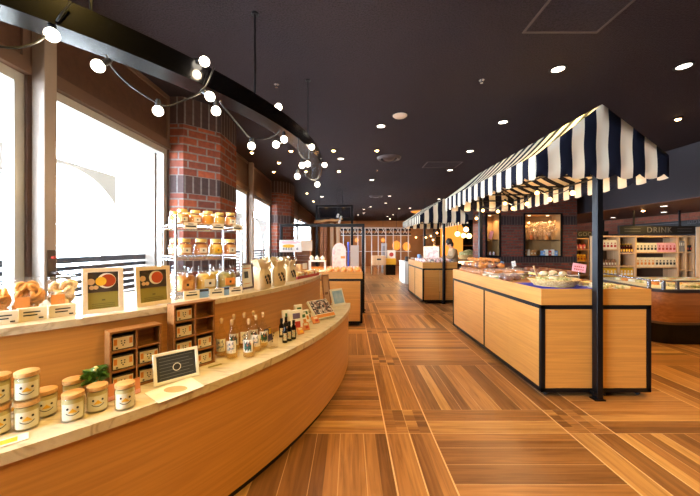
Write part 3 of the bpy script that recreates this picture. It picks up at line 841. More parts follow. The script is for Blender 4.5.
# potted plant
p = on(84, 391, ZL)
t = thing('potted_plant', 'little leafy green plant with pale flowers in a wooden pot beside the rack', 'plant', (*arc(95, 3.98), ZL + E))
b = B(); b.lathe([(0, 0), (.03, 0), (.04, .06), (.036, .06), (.034, .05), (0, .05)], 20); b.out('pot', M_WALNUT, t, 40)
b = B(); b.lathe([(0, .052), (.034, .053), (0, .056)], 16); b.out('soil', plain('soil', '#2c1d14', .9), t)
def leaf(b, M, l, w):
    q = [(0, 0, 0), (w, l * .35, .01), (w * .7, l * .75, .0), (0, l, -.012), (-w * .7, l * .75, .0), (-w, l * .35, .01)]
    c = b.bm.verts.new(M @ Vector((0, l * .5, -.006))); vs = [b.bm.verts.new(M @ Vector(v)) for v in q]
    for i in range(6): b.bm.faces.new((c, vs[i], vs[(i + 1) % 6]))
b = B(); g = random.Random(3)
for i in range(62):
    a, el = g.uniform(0, 2 * PI), g.uniform(.0, 1.25)
    base = Vector((.02 * math.cos(a), .02 * math.sin(a), .075 + g.uniform(0, .055)))
    if math.cos(a + .75) < -.2: el = max(el, .8)
    leaf(b, Matrix.Translation(base) @ Euler((el, g.uniform(-.4, .4), a - PI / 2)).to_matrix().to_4x4(), g.uniform(.028, .044), g.uniform(.010, .017))
b.out('foliage', plain('leaf_green', '#4f7a2c', .45, noise=.3, scale=40), t, flip=False)
b = B()
for i in range(9):
    b.ball((g.uniform(-.035, .035), g.uniform(-.035, .03), .12 + g.uniform(-.01, .03)), .008, sz=.6, n=8)
b.out('flower', plain('pale_flower', '#e6e3a8', .5), t, 60)

# two walnut racks of little packets
M_PACKET = plain('packet_dark', '#2e1f19', .35)
def packet_proto():
    t = thing('snack_packet', '', 'packet')
    b = B(); b.box(-.049, -.05, 0, .049, .0, .07, bev=.005); b.out('wrapper', M_PACKET, t)
    b = B(); b.box(-.042, -.0512, .005, .046, -.0501, .064); lb = b.out('label', M_CREAM, t)
    for x in (-.032, .035): b = B(); b.box(x - .007, -.0518, .026, x + .007, -.0511, .056); b.out('orange_print', M_ORANGEP, lb)
    b = B()
    for x, z in ((-.006, .044), (.008, .044), (-.005, .032), (.007, .032), (.001, .022)): b.box(x - .003, -.0518, z - .003, x + .003, -.0511, z + .003)
    b.box(-.03, -.0518, .008, -.021, -.0511, .016)
    b.out('dark_print', M_INK, lb)
    return t
pk0 = None
def packet_rack(label, TL, TR, H, rows, fill, names):
    global pk0
    x0, y0 = TL; x1, y1 = TR
    W = math.hypot(x1 - x0, y1 - y0); rz = math.atan2(y1 - y0, x1 - x0)
    D = .08; w = .009
    # local: front face on y=0, X along the rack
    t = thing('packet_rack', label, 'rack', ((x0 + x1) / 2, (y0 + y1) / 2, ZL + E), rz)
    b = B(); b.box(-W / 2, D - .006, 0, W / 2, D, H); b.out('back_board', M_WALNUT, t)
    for x in (-W / 2, -w / 2, W / 2 - w): b = B(); b.box(x, 0, 0, x + w, D - .006, H); b.out('upright', M_WALNUT, t)
    b = B(); b.box(-W / 2, -.004, H, W / 2, D, H + w); b.out('top_board', M_WALNUT, t)
    st = H / rows
    for r in range(rows):
        for s in (-1, 1):
            xa, xb = (-W / 2 + w, -w / 2) if s < 0 else (w / 2, W / 2 - w)
            b = B(); b.box(xa, 0.002, r * st, xb, D - .006, r * st + .008); b.out('shelf', M_WALNUT, t)
    R = Matrix.Rotation(rz, 4, 'Z'); i = 0
    for (c, r) in fill:
        lx = (-1 if c == 0 else 1) * W / 4
        q = Vector(t.location) + R @ Vector((lx, .062, (rows - 1 - r) * st + .009))
        if pk0 is None: pk0 = packet_proto(); pk0.location = q; pk0.rotation_euler.z = rz; pk0['label'] = names[i]; pk0['group'] = 'snack packets in the walnut racks'
        else: dup(pk0, q, rz, names[i], 'snack packets in the walnut racks')
        i += 1
    return t
def rp(px, R): return arc(px, R)
n1 = 'cream-labelled dark packet in the shorter walnut rack, '
packet_rack('shorter walnut rack with three rows of pigeonholes holding small packets', rp(109.5, 3.985), rp(161.5, 3.985), .30, 3, [(0, 0), (0, 1), (1, 1), (0, 2), (1, 2)],
            [n1 + 'top row', n1 + 'middle row by the plant side', n1 + 'middle row beside the empty column top', n1 + 'bottom row behind the lone jar', n1 + 'bottom row behind the slate sign'])
n2 = 'cream-labelled dark packet in the taller walnut rack, '
packet_rack('taller walnut rack with four rows of pigeonholes holding small packets', rp(174, 3.985), rp(215, 3.99), .39, 4, [(0, 0), (0, 1), (0, 2), (0, 3), (1, 2), (1, 3)],
            [n2 + 'top row', n2 + 'second row', n2 + 'third row just above the slate sign', n2 + 'bottom row hidden behind the slate sign', n2 + 'third row on the bottle side', n2 + 'bottom row on the bottle side'])
# leaning slate sign in a white frame, mat before it
A, C = on(154.3, 388, ZL), on(199.8, 375.5, ZL)
W = (C - A).length; rz = math.atan2(C.y - A.y, C.x - A.x)
t = thing('slate_sign', 'white-framed dark slate sign with a ringed dot leaning against the racks', 'sign', ((A.x + C.x) / 2, (A.y + C.y) / 2, ZL + .004), rz)
H = .163; tilt = -.22
Mt = T(rx=tilt)
def framed(t, W, H, d, fw, fm, M=None, back=True):
    for q in ((-W / 2, 0, W / 2, fw), (-W / 2, H - fw, W / 2, H), (-W / 2, fw, -W / 2 + fw, H - fw), (W / 2 - fw, fw, W / 2, H - fw)):
        b = B(); b.box(q[0], 0, q[1], q[2], d, q[3], M=M, bev=.0015); b.out('frame', fm, t)
    if back:
        b = B(); b.box(-W / 2 + fw, d * .5, fw, W / 2 - fw, d * .8, H - fw, M=M); return b
framed(t, W, H, .012, .016, M_WHITE, Mt).out('slate', plain('slate', '#2f3134', .7, noise=.12, scale=50), t)
b = B()
for k in range(7): b.box(-W / 2 + .03, .0048, .03 + .017 * k, W / 2 - .03 - (.02 if k % 2 else 0), .0058, .032 + .017 * k, M=Mt)
b.out('chalk_lines', plain('chalk_grey', '#77797b', .8), t)
b = B(); b.lathe([(.017, 0), (.021, 0), (.021, .0012), (.017, .0012)], 24, M=Mt @ T(0, .0046, H * .46, rx=PI / 2)); b.out('ring', M_WHITE, t)
b = B(); b.cyl(0, 0, 0, .0014, .0168, n=24, M=Mt @ T(0, .0046, H * .46, rx=PI / 2)); b.out('dot', M_INK, t)
b = B(); b.box(-.01, .0, .0, .01, .0035, .13, M=T(0, .088, .0, rx=.35)); b.out('strut', M_WHITE, t)
ps = [on(144, 393.5, ZL), on(158.5, 404, ZL), on(204.5, 386.5, ZL), on(191, 377.5, ZL)]
t = thing('paper_mat', 'flat white paper mat with a pale orange picture lying before the slate sign', 'mat', (0, 0, ZL + E))
b = B(); b.prism([(p.x, p.y) for p in ps], 0, .002); b.out('sheet', M_WHITE, t)
c = sum(ps, Vector()) / 4
b = B(); b.lathe([(0, .002), (.05, .002), (.05, .0027), (0, .0027)], 24, M=T(c.x, c.y, 0) @ Matrix.Diagonal((1.15, .75, 1, 1))); b.out('printed_picture', plain('peach_print', '#e3a878', .6, noise=.2), t)
p = on(200, 352, ZL)
p = on(215, 366, ZL)
t = thing('price_strip', 'narrow dark price strip lying on the marble before the bottles', 'card', (p.x, p.y, ZL + E), rz)
b = B(); b.box(-.04, -.008, 0, .04, .008, .003); b.out('strip', M_OLIVE, t)
# small pink cards behind the lone jar
for px, py, lab in ((112, 401, 'small folded orange-pink card on the plant side of the lone jar'), (137, 394, 'small folded orange-pink card on the slate-sign side of the lone jar')):
    p = on(px, py, ZL)
    t = thing('folded_card', lab, 'card', (p.x, p.y, ZL + E), face_rz(p.x, p.y) + .2, 'small folded cards by the lone jar')
    b = B(); b.box(-.018, 0, 0, .018, .002, .075, M=T(rx=-.12)); b.out('front_leaf', plain('salmon_card', '#d98a62', .6), t)
    b = B(); b.box(-.018, .018, 0, .018, .02, .075, M=T(rx=.12)); b.out('back_leaf', MATS['salmon_card'], t)
    b = B(); b.box(-.016, -.0012, .004, .016, -.0002, .022, M=T(rx=-.12)); b.out('pink_print', M_PINKP, t)

# corked bottles of pale juice
M_JUICE = glassy('pale_juice', (.96, .84, .55), .05, .05, .28, (.9, .68, .3))
def bottle_proto(lab_mat):
    t = thing('juice_bottle', '', 'bottle')
    b = B(); b.lathe([(0, 0), (.033, 0), (.036, .004), (.036, .125), (.028, .155), (.0125, .185), (.0115, .215), (.014, .217), (.014, .225), (.010, .225)], 24)
    b.out('glass', M_CLEAR, t, 40)
    b = B(); b.lathe([(0, .006), (.032, .007), (.0345, .012), (.0345, .08), (0, .08)], 20); b.out('juice', M_JUICE, t, 40)
    b = B(); b.lathe([(0, .218), (.0098, .218), (.0098, .232), (.012, .236), (.012, .246), (.007, .254), (0, .255)], 16); b.out('stopper', plain('stopper_tan', '#c9a87c', .4), t, 40)
    b = B(); r = .0366; n = 12; W0, W1 = -56, 56
    P = lambda a, z, k=0: ((r + k) * math.sin(a), -(r + k) * math.cos(a), z)
    for i in range(n):
        a, c = math.radians(W0 + (W1 - W0) * i / n), math.radians(W0 + (W1 - W0) * (i + 1) / n)
        b.bm.faces.new([b.bm.verts.new(v) for v in (P(a, .04), P(c, .04), P(c, .122), P(a, .122))])
    lb = b.out('label', M_WHITE, t, 60)
    b = B()
    for i in range(n):
        if 2 <= i < 10:
            a, c = math.radians(W0 + (W1 - W0) * i / n), math.radians(W0 + (W1 - W0) * (i + 1) / n)
            z0, z1 = .048 + .006 * (i % 3), .100 + .007 * ((i * 7) % 3)
            b.bm.faces.new([b.bm.verts.new(v) for v in (P(a, z0, .0006), P(c, z0, .0006), P(c, z1, .0006), P(a, z1, .0006))])
    b.out('label_picture', lab_mat, lb, 60)
    return t
PICT = [blotch('label_red_blue', [(.2, '#a03a38'), (.45, '#e9e2d2'), (.6, '#3c5a86'), (.8, '#e3c08a')], 60), blotch('label_green', [(.3, '#2f7a52'), (.5, '#1f3d4a'), (.7, '#e0884a')], 50)]
bp = [bottle_proto(PICT[0]), bottle_proto(PICT[1])]
BT = [(221.5, 356, 0, 'corked juice bottle nearest the tall rack, half behind its neighbour'), (232, 358, 0, 'corked juice bottle with red-blue label standing frontmost beside the rack'),
      (234, 350, 1, 'corked juice bottle in the second row just behind the frontmost bottle'), (244.3, 347.5, 0, 'corked juice bottle in the back row between two front bottles'),
      (248.8, 357, 1, 'corked juice bottle at the front with a green label turned aside'), (256, 351, 0, 'corked juice bottle behind the green-labelled front bottle'),
      (253.5, 345, 1, 'corked juice bottle farthest back in the cluster'), (263, 347, 1, 'corked juice bottle with green picture label at the end beside the clear stand')]
used = [0, 0]
for px, py, k, lab in BT:
    p = on(px, py, ZL); p.z += E; rz = math.atan2(-p.x, p.y) + rnd.uniform(-.3, .3)
    if not used[k]: used[k] = 1; o = bp[k]; o.location = p; o.rotation_euler.z = rz; tag(o, lab, 'bottle', 'corked juice bottles')
    else: dup(bp[k], p, rz, lab, 'corked juice bottles')
# clear acrylic stand, small leaning picture cards
p = on(274.5, 348.5, ZL)
t = thing('acrylic_stand', 'clear acrylic leaflet stand between the bottles and the dark little bottles', 'stand', (p.x, p.y, ZL + E), face_rz(p.x, p.y) - .25)
b = B(); b.box(-.035, 0, 0, .035, .003, .14, M=T(rx=-.1)); b.out('front_sheet', M_CLEAR, t)
b = B(); b.box(-.035, 0, 0, .035, .05, .003); b.out('foot', M_CLEAR, t)
b = B()
for k in range(4): b.box(-.02 + .006 * k, -.0012, .05 + .018 * k, -.012 + .006 * k, -.0004, .06 + .018 * k, M=T(rx=-.1))
b.out('printed_marks', M_INK, t)
p = Vector((*arc(270, 3.985), ZL))
t = thing('picture_card', 'dark picture card with an orange patch propped behind the clear stand', 'card', (p.x, p.y, ZL + E), face_rz(p.x, p.y) + .1)
b = B(); b.box(-.045, 0, .0, .045, .004, .10, M=T(rx=-.25)); b.box(-.01, .03, 0, .01, .034, .085, M=T(rx=.2)); b.out('card', plain('deep_violet_card', '#43304a', .5), t)
b = B(); b.box(.006, -.0012, .05, .04, -.0002, .095, M=T(rx=-.25)); b.out('orange_patch', M_YELLOW, t)
b = B(); b.box(-.04, -.0012, .045, -.004, -.0002, .092, M=T(rx=-.25)); b.out('picture', PICT[0], t)
# small dark sauce bottles
def sauce():
    t = thing('sauce_bottle', '', 'bottle')
    b = B(); b.lathe([(0, 0), (.019, 0), (.02, .003), (.02, .085), (.016, .1), (.009, .115), (.009, .13), (0, .13)], 18); b.out('body', plain('dark_glass', '#140f10', .12), t, 40)
    b = B(); b.lathe([(0, .12), (.011, .12), (.011, .15), (0, .15)], 16); b.out('cap', M_BLACK, t, 40)
    b = B(); b.box(-.012, -.0215, .02, .012, -.0195, .075); b.out('label', blotch('sauce_label', [(.3, '#2f5f8a'), (.5, '#e6e0d2'), (.7, '#c2703a')], 50), t)
    return t
s0 = None
for px, py, dz, lab in ((285, 342.5, 0, 'small dark sauce bottle standing closest to the juice bottles'), (289.3, 340.8, 0, 'small dark sauce bottle in the middle of the three in front'), (293.6, 339, 0, 'small dark sauce bottle at the far end of the three in front'),
                        (281.5, 337, 0, 'small dark sauce bottle in the back row by the clear stand'), (286, 335, 0, 'small dark sauce bottle in the back row near the white packs')):
    p = on(px, py, ZL); p.z += E; rz = math.atan2(-p.x, p.y)
    if s0 is None: s0 = sauce(); s0.location = p; s0.rotation_euler.z = rz; tag(s0, lab, 'bottle', 'dark sauce bottles')
    else: dup(s0, p, rz, lab, 'dark sauce bottles')
# upright paper packs and sachets
def pack(name, label, px, py, w, h, d, mat, pm, tilt=0, z=ZL, cat='pack', group=None, turn=0, marks=((-.25, .62, .3, .86), (-.1, .2, .3, .5)), Y=None):
    p = on(px, py, z); R = (Vector((p.x, p.y)) - AC).length; Rm = 3.895 + .5 * w * math.sin(.55) + math.hypot(d, 0) + math.sin(tilt) * h
    if R < Rm: p = Vector((*arc(px, Rm), z))
    t = thing(name, label, cat, (p.x, p.y, z + E + d * math.sin(tilt) + .0005), face_rz(p.x, p.y) + turn - .55, group)
    Mx = T(z=.001, rx=-tilt)
    b = B(); b.box(-w / 2, 0, 0, w / 2, d, h, M=Mx, bev=min(.004, d * .3)); b.out('pack', mat, t)
    for i, (x0, z0, x1, z1) in enumerate(marks):
        b = B(); b.box(x0 * w, -.0012, z0 * h, x1 * w, -.0002, z1 * h, M=Mx); b.out('print', pm[i % len(pm)], t)
    return t
_pack0 = pack
def pack(*a, **k):                          # the upright packs run a little larger than the sachets
    a = list(a)
    if a[0] == 'paper_pack' and k.get('turn', 0) == 0 and a[9] < .2: a[4] *= 1.12; a[5] *= 1.2
    return _pack0(*a, **k)
GP = 'little paper packs at the far end of the lower worktop'
pack('paper_pack', 'tall white pack with a dark green print standing behind the sauce bottles', 288, 329, .07, .15, .03, M_WHITE, (M_GREENP, M_INK), .1, group=GP)
pack('paper_pack', 'tall slim white pack with a green leaf print, standing highest by the riser', 300, 317, .07, .16, .03, M_WHITE, (M_GREENP, M_ORANGEP), .12, group=GP)
pack('paper_pack', 'large white pack with violet print right beside the sauce bottles', 297, 334, .11, .16, .04, M_WHITE, (plain('violet_print', '#6c5a78', .6), M_REDP), .12, group=GP)
pack('paper_pack', 'low white pack between the large violet pack and the slim green one', 294, 320, .06, .10, .03, M_CREAM, (M_BLUEP, M_ORANGEP), .1, group=GP)
pack('paper_pack', 'white pack leaning with a teal print in the row behind the orange sachets', 305, 327, .09, .12, .03, M_WHITE, (M_GREENP, M_ORANGEP), .3, group=GP, turn=.2)
pack('paper_pack', 'second white teal-printed pack of the leaning row', 307.5, 323, .09, .12, .03, M_WHITE, (M_GREENP, M_ORANGEP), .35, group=GP, turn=.1)
pack('paper_pack', 'third white pack of the leaning row, next to the patterned box', 309.8, 319.5, .05, .10, .025, M_CREAM, (M_GREENP, M_INK), .35, group=GP)
pack('sachet', 'orange dried-fruit sachet in front of the leaning white packs', 307, 331, .07, .07, .012, plain('orange_sachet', '#d98b52', .35), (M_CREAM, M_REDP), .5, group=GP)
pack('sachet', 'orange dried-fruit sachet lying nearer the large violet pack', 301.5, 335, .06, .06, .012, MATS['orange_sachet'], (M_CREAM, M_YELLOW), .6, group=GP)
pack('sachet', 'orange dried-fruit sachet beside the patterned box corner', 317, 324, .08, .07, .012, MATS['orange_sachet'], (M_CREAM, M_REDP), .6, group=GP)
# patterned box, blue-and-white book, wooden tablet
p = Vector((*arc(327, 4.12), ZL))
t = thing('patterned_box', 'slanted shallow box with a black and white pebble pattern near the worktop tip', 'box', (p.x, p.y, ZL + .026), face_rz(p.x, p.y) - .55)
Mx = T(rx=-.8)
b = B(); b.box(-.125, 0, .0, .125, .03, .22, M=Mx, bev=.002); b.out('box', M_WHITE, t)
b = B(); b.box(-.118, -.0015, .05, .118, -.0003, .212, M=Mx); b.out('pattern', blotch('pebble_pattern', [(.0, '#241d22'), (.45, '#3b2f36'), (.5, '#e3d9d2'), (.8, '#8d6a63')], 55, vor=True), t)
b = B(); b.box(-.118, -.0015, .006, .118, -.0003, .042, M=Mx); b.out('yellow_band', M_ORANGEP, t)
b = B(); b.box(-.10, .09, -.024, .10, .10, .04); b.out('prop', M_WHITE, t)
p = on(340, 306, ZL)
t = thing('picture_book', 'white-edged book with a pale blue cover propped at the worktop tip', 'book', (p.x, p.y, ZL + .009), face_rz(p.x, p.y) - .75)
Mx = T(rx=-.35)
b = B(); b.box(-.10, 0, 0, .10, .018, .21, M=Mx, bev=.002); b.out('cover', M_WHITE, t)
b = B(); b.box(-.08, -.0015, .025, .08, -.0003, .185, M=Mx); b.out('cover_picture', blotch('blue_cover', [(.3, '#7da8cf'), (.55, '#a8c4de'), (.7, '#e3b7a2')], 9), t)
b = B(); b.box(-.03, .1, 0, .03, .105, .12, M=T(rx=.2)); b.out('strut', M_WHITE, t)
x, y = -.268, 3.93
t = thing('wooden_tablet', 'dark-framed wooden tablet leaning against the end of the counter riser', 'tablet', (x, y, ZL + .004), math.radians(57))
Mx = T(rx=-.12)
framed(t, .14, .385, .014, .018, M_WALNUT, Mx).out('panel', M_PINE, t)
b = B(); b.box(-.03, .005, .14, .03, .0065, .17, M=Mx); b.out('burnt_mark', M_WALNUT, t)

# ================================================================== goods on the upper worktop
# bags of bread and their price boxes
M_BREAD = blotch('bread_crust', [(.25, '#b9682c'), (.5, '#d99648'), (.7, '#eec583')], 14, .6)
M_RUSK = blotch('bread_rings', [(.25, '#cf9a64'), (.5, '#e6c49a'), (.75, '#f0dcbc')], 20, .6)
def bread_bag(label, px, py, w, h, seed, mat):
    p = Vector((*arc(px, 3.665), ZU))
    t = thing('bread_bag', label, 'bag', (p.x, p.y, ZU + E), face_rz(p.x, p.y), 'clear bags of bread by the window')
    g = random.Random(seed); b = B()
    for i in range(30):
        Mx = T(g.uniform(-w * .33, w * .33), g.uniform(-.02, .02), g.uniform(.028, h * .78), g.uniform(0, 3), g.uniform(0, 3), g.uniform(0, 3))
        r = g.uniform(.016, .026)
        b.tube([(r * math.cos(k * PI / 6), r * math.sin(k * PI / 6), 0) for k in range(12)], .009, 7, closed=True, M=Mx)
    b.out('bread', mat, t, 60)
    b = B()                                               # the film: a soft pillow pinched at the top
    n, m = 20, 9; rings = []
    for j in range(m):
        f = j / (m - 1); zz = h * f; k = math.sin(PI * min(1, f * 1.1 + .18)) ** .5 if f < .86 else .35
        ww = w / 2 * (1 if f < .7 else 1 - .15 * (f - .7)); dd = .05 * k + .004
        rings.append([b.bm.verts.new((ww * math.cos(2 * PI * i / n) * (1 + .03 * g.uniform(-1, 1)), dd * math.sin(2 * PI * i / n) * (1 + .1 * g.uniform(-1, 1)), zz)) for i in range(n)])
    for a, c in zip(rings, rings[1:]):
        for i in range(n): b.bm.faces.new((a[i], a[(i + 1) % n], c[(i + 1) % n], c[i]))
    b.bm.faces.new(rings[0][::-1]); b.bm.faces.new(rings[-1])
    b.out('film', M_FILM, t, 60)
    b = B(); b.box(-w * .42, -.0515, h * .30, w * .05, -.049, h * .55); b.out('sticker', M_ORANGEP, t)
    return t
bread_bag('clear bag of golden bread with an orange sticker, second from the picture edge', 28, 313, .110, .20, 5, M_BREAD)
bread_bag('clear bag of pale bread rings standing beside the food photo frame', 62, 308.5, .112, .20, 6, M_RUSK)
bread_bag('clear bag of bread cut off by the picture edge', -7, 318.5, .110, .18, 9, M_BREAD)
def price_box(name, label, px, py, w, h, z, parent_d=.03, group='price boxes under the bread bags', lines=2, turn=0, strip=None, d=None):
    p = on(px, py, z)
    t = thing(name, label, 'price card', (p.x, p.y, z + E), face_rz(p.x, p.y) + turn, group)
    d = parent_d if d is None else d
    b = B(); b.box(-w / 2, 0, 0, w / 2, d, h, bev=.0015); b.out('card', M_CREAM, t)
    b = B()
    for k in range(lines): b.box(-w * .28, -.001, h * (.62 - .24 * k), w * (.28 - .1 * (k % 2)), -.0002, h * (.72 - .24 * k))
    b.box(w * .22, -.001, h * .12, w * .38, -.0002, h * .24); b.out('print', M_INK, t)
    if strip: b = B(); b.box(-w / 2, -.0012, 0, w / 2, -.0003, h * .3); b.out('strip', strip, t)
    return t
price_box('price_box', 'price box with dark print below the bag of golden bread', 32, 320.8, .105, .062, ZU)
price_box('price_box', 'price box with dark print below the bag of pale bread rings', 63, 316.6, .105, .06, ZU)
price_box('price_box', 'price box with dark print at the picture edge', 3, 325, .1, .06, ZU)
# two framed food photos
M_FOOD = blotch('food_photo_ground', [(.3, '#2c2622'), (.6, '#4a3b30'), (.8, '#5e5347')], 30)
def food_frame(label, A, C, H, fw, plate, food, fm=plain('pale_frame', '#e6d0b0', .5), lower=True):
    A = on(*A, ZU); C = on(*C, ZU); W = (C - A).length; rz = math.atan2(C.y - A.y, C.x - A.x)
    t = thing('photo_frame', label, 'picture frame', ((A.x + C.x) / 2, (A.y + C.y) / 2, ZU + .003), rz)
    Mx = T(rx=-.08)
    framed(t, W, H, .014, fw, fm, Mx).out('mount', M_OLIVE if lower else M_WHITE, t)
    if lower:
        b = B(); b.box(-W / 2 + fw, .0055, H * .46, W / 2 - fw, .0068, H - fw, M=Mx); ph = b.out('photo', M_FOOD, t)
        b = B(); b.cyl(0, 0, 0, .001, .041, n=28, M=Mx @ T(W * .08, .0055, H * .71, rx=PI / 2)); b.out('plate', M_WHITE, ph)
        b = B(); b.cyl(0, 0, 0, .0012, .034, n=28, M=Mx @ T(W * .11, .0045, H * .71, rx=PI / 2)); b.out('stew', food, ph)
        if plate: b = B(); b.cyl(0, 0, 0, .0013, .024, n=20, M=Mx @ T(-W * .06, .0040, H * .70, rx=PI / 2)); b.out('rice', M_YELLOW, ph)
        b = B()
        for dx in (-.28, -.18): b.cyl(0, 0, 0, .001, .011, n=16, M=Mx @ T(W * dx, .0052, H * .57, rx=PI / 2))
        b.cyl(0, 0, 0, .001, .017, n=16, M=Mx @ T(-W * .3, .0052, H * .70, rx=PI / 2))
        b.out('side_bowl', M_PINE, ph)
        b = B(); b.box(-W * .04, .0055, H * .27, W * .04, .0068, H * .30, M=Mx)
        for k in range(3): b.box(-W * .28, .0058, H * (.20 - .04 * k), W * .28, .0068, H * (.21 - .04 * k), M=Mx)
        b.out('caption', plain('olive_dark', '#5d5423', .6), t)
    else:
        b = B(); b.box(-W * .2, .005, H * .42, W * .1, .0068, H * .68, M=Mx); b.out('photo', M_INK, t)
        b = B(); b.box(-W * .3, .005, H * .78, W * .3, .0068, H * .81, M=Mx); b.box(-W * .25, .005, H * .2, W * .25, .0068, H * .22, M=Mx); b.out('caption', M_ORANGEP, t)
    b = B(); b.box(-.02, 0, 0, .02, .003, H * .7, M=T(0, .075, 0, rx=.3)); b.out('strut', fm, t)
food_frame('pale wood frame with a photo of curry and yellow rice, beside the bread bags', (82.5, 315.8), (124, 310.8), .24, .023, True, plain('curry', '#a8421e', .4))
food_frame('pale wood frame with a photo of red stew, beside the wire rack', (137, 308.5), (171.5, 303), .235, .023, False, plain('stew', '#c0522a', .4))
food_frame('dark brown frame with a small dark picture between the jars and the white bags', (242, 290.5), (254.5, 288), .215, .016, False, None, plain('dark_frame', '#4f2a20', .4), False)

# chrome wire rack with three shelves of jars
RA, RC = Vector((-1.16, 2.13)), Vector((-.83, 2.45)); RW = (RC - RA).length; RD = .34
rzr = math.atan2(RC.y - RA.y, RC.x - RA.x)
ro = (RA + RC) / 2
rk = thing('wire_rack', 'three-tier chrome wire rack of honey and jam jars standing before the brick column', 'rack', (ro.x, ro.y, ZU + E), rzr)
for x in (-RW / 2, RW / 2):
    for y in (0, RD):
        b = B(); b.cyl(x, y, .006, .555, .0085, n=12); b.cyl(x, y, .0, .012, .012, n=12); b.cyl(x, y, .555, .566, .010, n=12); b.out('post', M_STEEL, rk, 40)
for z in (.03, .285, .505):
    b = B()
    for y in (0, RD): b.tube([(-RW / 2, y, z), (RW / 2, y, z)], .0045, 6); b.tube([(-RW / 2, y, z - .022), (RW / 2, y, z - .022)], .0035, 6)
    for x in (-RW / 2, RW / 2): b.tube([(x, 0, z), (x, RD, z)], .0045, 6); b.tube([(x, 0, z - .022), (x, RD, z - .022)], .0035, 6)
    for k in range(1, 16): x = -RW / 2 + RW * k / 16; b.tube([(x, 0, z), (x, RD, z)], .0025, 5)
    n = 18
    for yy in (0, RD):
        b.tube([(-RW / 2 + RW * k / n, yy, z - (.022 if k % 2 else 0)) for k in range(n + 1)], .002, 4)
    b.out('wire_shelf', M_STEEL, rk, 40)
M_HONEY = blotch('honey', [(.3, '#c97a20'), (.6, '#e0a03c')], 12, .3)
M_JAM = blotch('jam', [(.3, '#b87436'), (.6, '#d39a58')], 30, .4)
M_LEMON = blotch('lemon_fill', [(.3, '#c99a30'), (.6, '#dcb660')], 30, .4)
M_TAN = blotch('paste_fill', [(.3, '#a05c22'), (.6, '#c98a48')], 30, .4)
M_GREENJ = blotch('green_fill', [(.3, '#7d7030'), (.6, '#ad9a58')], 30, .4)
M_CORKY = plain('jar_lid_gold', '#d9b45c', .35, .3)
def rack_jar(fill, lidm, s, tagm=None, clip=False):
    t = thing('preserve_jar', '', 'jar')
    r, h = .043 * s, .085 * s
    b = B(); b.lathe([(0, 0), (r * .92, 0), (r, .06 * h), (r, .72 * h), (r * .72, .9 * h), (r * .72, h)], 24); b.out('glass', M_CLEAR, t, 40)
    b = B(); b.lathe([(0, .06 * h), (r * .97, .09 * h), (r * .97, .7 * h), (r * .78, .84 * h), (0, .84 * h)], 22); b.out('filling', fill, t, 40)
    b = B(); b.lathe([(0, h), (r * .76, h), (r * .78, h + .018 * s), (r * .7, h + .022 * s), (0, h + .022 * s)], 22); b.out('lid', lidm, t, 40)
    if tagm: b = B(); b.box(-.5 * r, -r * 1.03, .22 * h, .5 * r, -r * .92, .6 * h); lb = b.out('label', tagm, t); b = B(); b.box(-.1 * r, -r * 1.045, .34 * h, .12 * r, -r * 1.031, .46 * h); b.out('print', M_INK, lb)
    if clip: b = B(); b.tube([(r * .78 * math.cos(a), r * .78 * math.sin(a), h * .96) for a in [k * PI / 10 for k in range(20)]], .0025, 5, closed=True); b.tube([(0, -r * .8, h * .95), (0, -r * .98, h * .8), (0, -r * .8, h * .66)], .0025, 5); b.out('clip', M_STEEL, t, 60)
    return t
def rackpos(x, y, z): 
    q = Matrix.Rotation(rzr, 4, 'Z') @ Vector((x, y, z)); return Vector((ro.x + q.x, ro.y + q.y, ZU + E + q.z + .0055))
GR = 'preserve jars on the chrome rack'
protos = {}
def rj(key, x, y, z, lab):
    f, l, s, tg, cl = {'tan': (M_TAN, M_CORKY, .95, M_CREAM, 0), 'honey': (M_HONEY, M_CORKY, .95, None, 0), 'jam': (M_JAM, M_CORKY, .95, M_CREAM, 0), 'lemon': (M_LEMON, M_CORKY, .9, None, 0),
                       'tanB': (M_TAN, M_CORKY, 1.12, M_CREAM, 0), 'lemB': (M_LEMON, M_CORKY, 1.12, M_YELLOW, 0), 'bigT': (M_TAN, M_CLEAR, 1.66, M_JAM, 1), 'bigL': (M_LEMON, M_CLEAR, 1.66, M_CREAM, 1), 'bigG': (M_GREENJ, M_CLEAR, 1.66, M_ORANGEP, 1)}[key]
    if key not in protos: o = rack_jar(f, l, s, tg, cl); o.location = rackpos(x, y, z); o.rotation_euler.z = rzr; tag(o, lab, 'jar', GR); protos[key] = o
    else: dup(protos[key], rackpos(x, y, z), rzr, lab, GR)
A_, Bm, Cm = .505, .285, .03
for key, x, lab in (('tan', -.17, 'jar of brown paste at the window end of the top rack shelf, front row'), ('jam', -.085, 'jar of pale jam second along the front of the top rack shelf'), ('honey', .0, 'jar of honey in the middle of the top rack shelf'),
                    ('lemon', .085, 'jar of bright yellow spread on the top rack shelf, fourth along'), ('jam', .17, 'jar of pale jam at the aisle end of the top rack shelf')):
    rj(key, x, .06, A_, lab)
for key, x, lab in (('tan', -.17, 'jar of brown paste in the back row of the top shelf at the window corner'), ('honey', -.08, 'jar of honey in the back row of the top shelf'), ('tan', .04, 'jar of brown paste in the middle of the top shelf back row'), ('tan', .13, 'jar of brown paste at the aisle end of the top shelf back row')):
    rj(key, x, .24, A_, lab)
for key, x, lab in (('tanB', -.155, 'jar of brown paste with a label at the window end of the middle rack shelf'), ('tanB', -.045, 'jar of brown paste second along the middle rack shelf'), ('lemB', .06, 'jar of yellow curd with a yellow label on the middle rack shelf'), ('tanB', .165, 'jar of brown paste at the aisle end of the middle rack shelf')):
    rj(key, x, .065, Bm, lab)
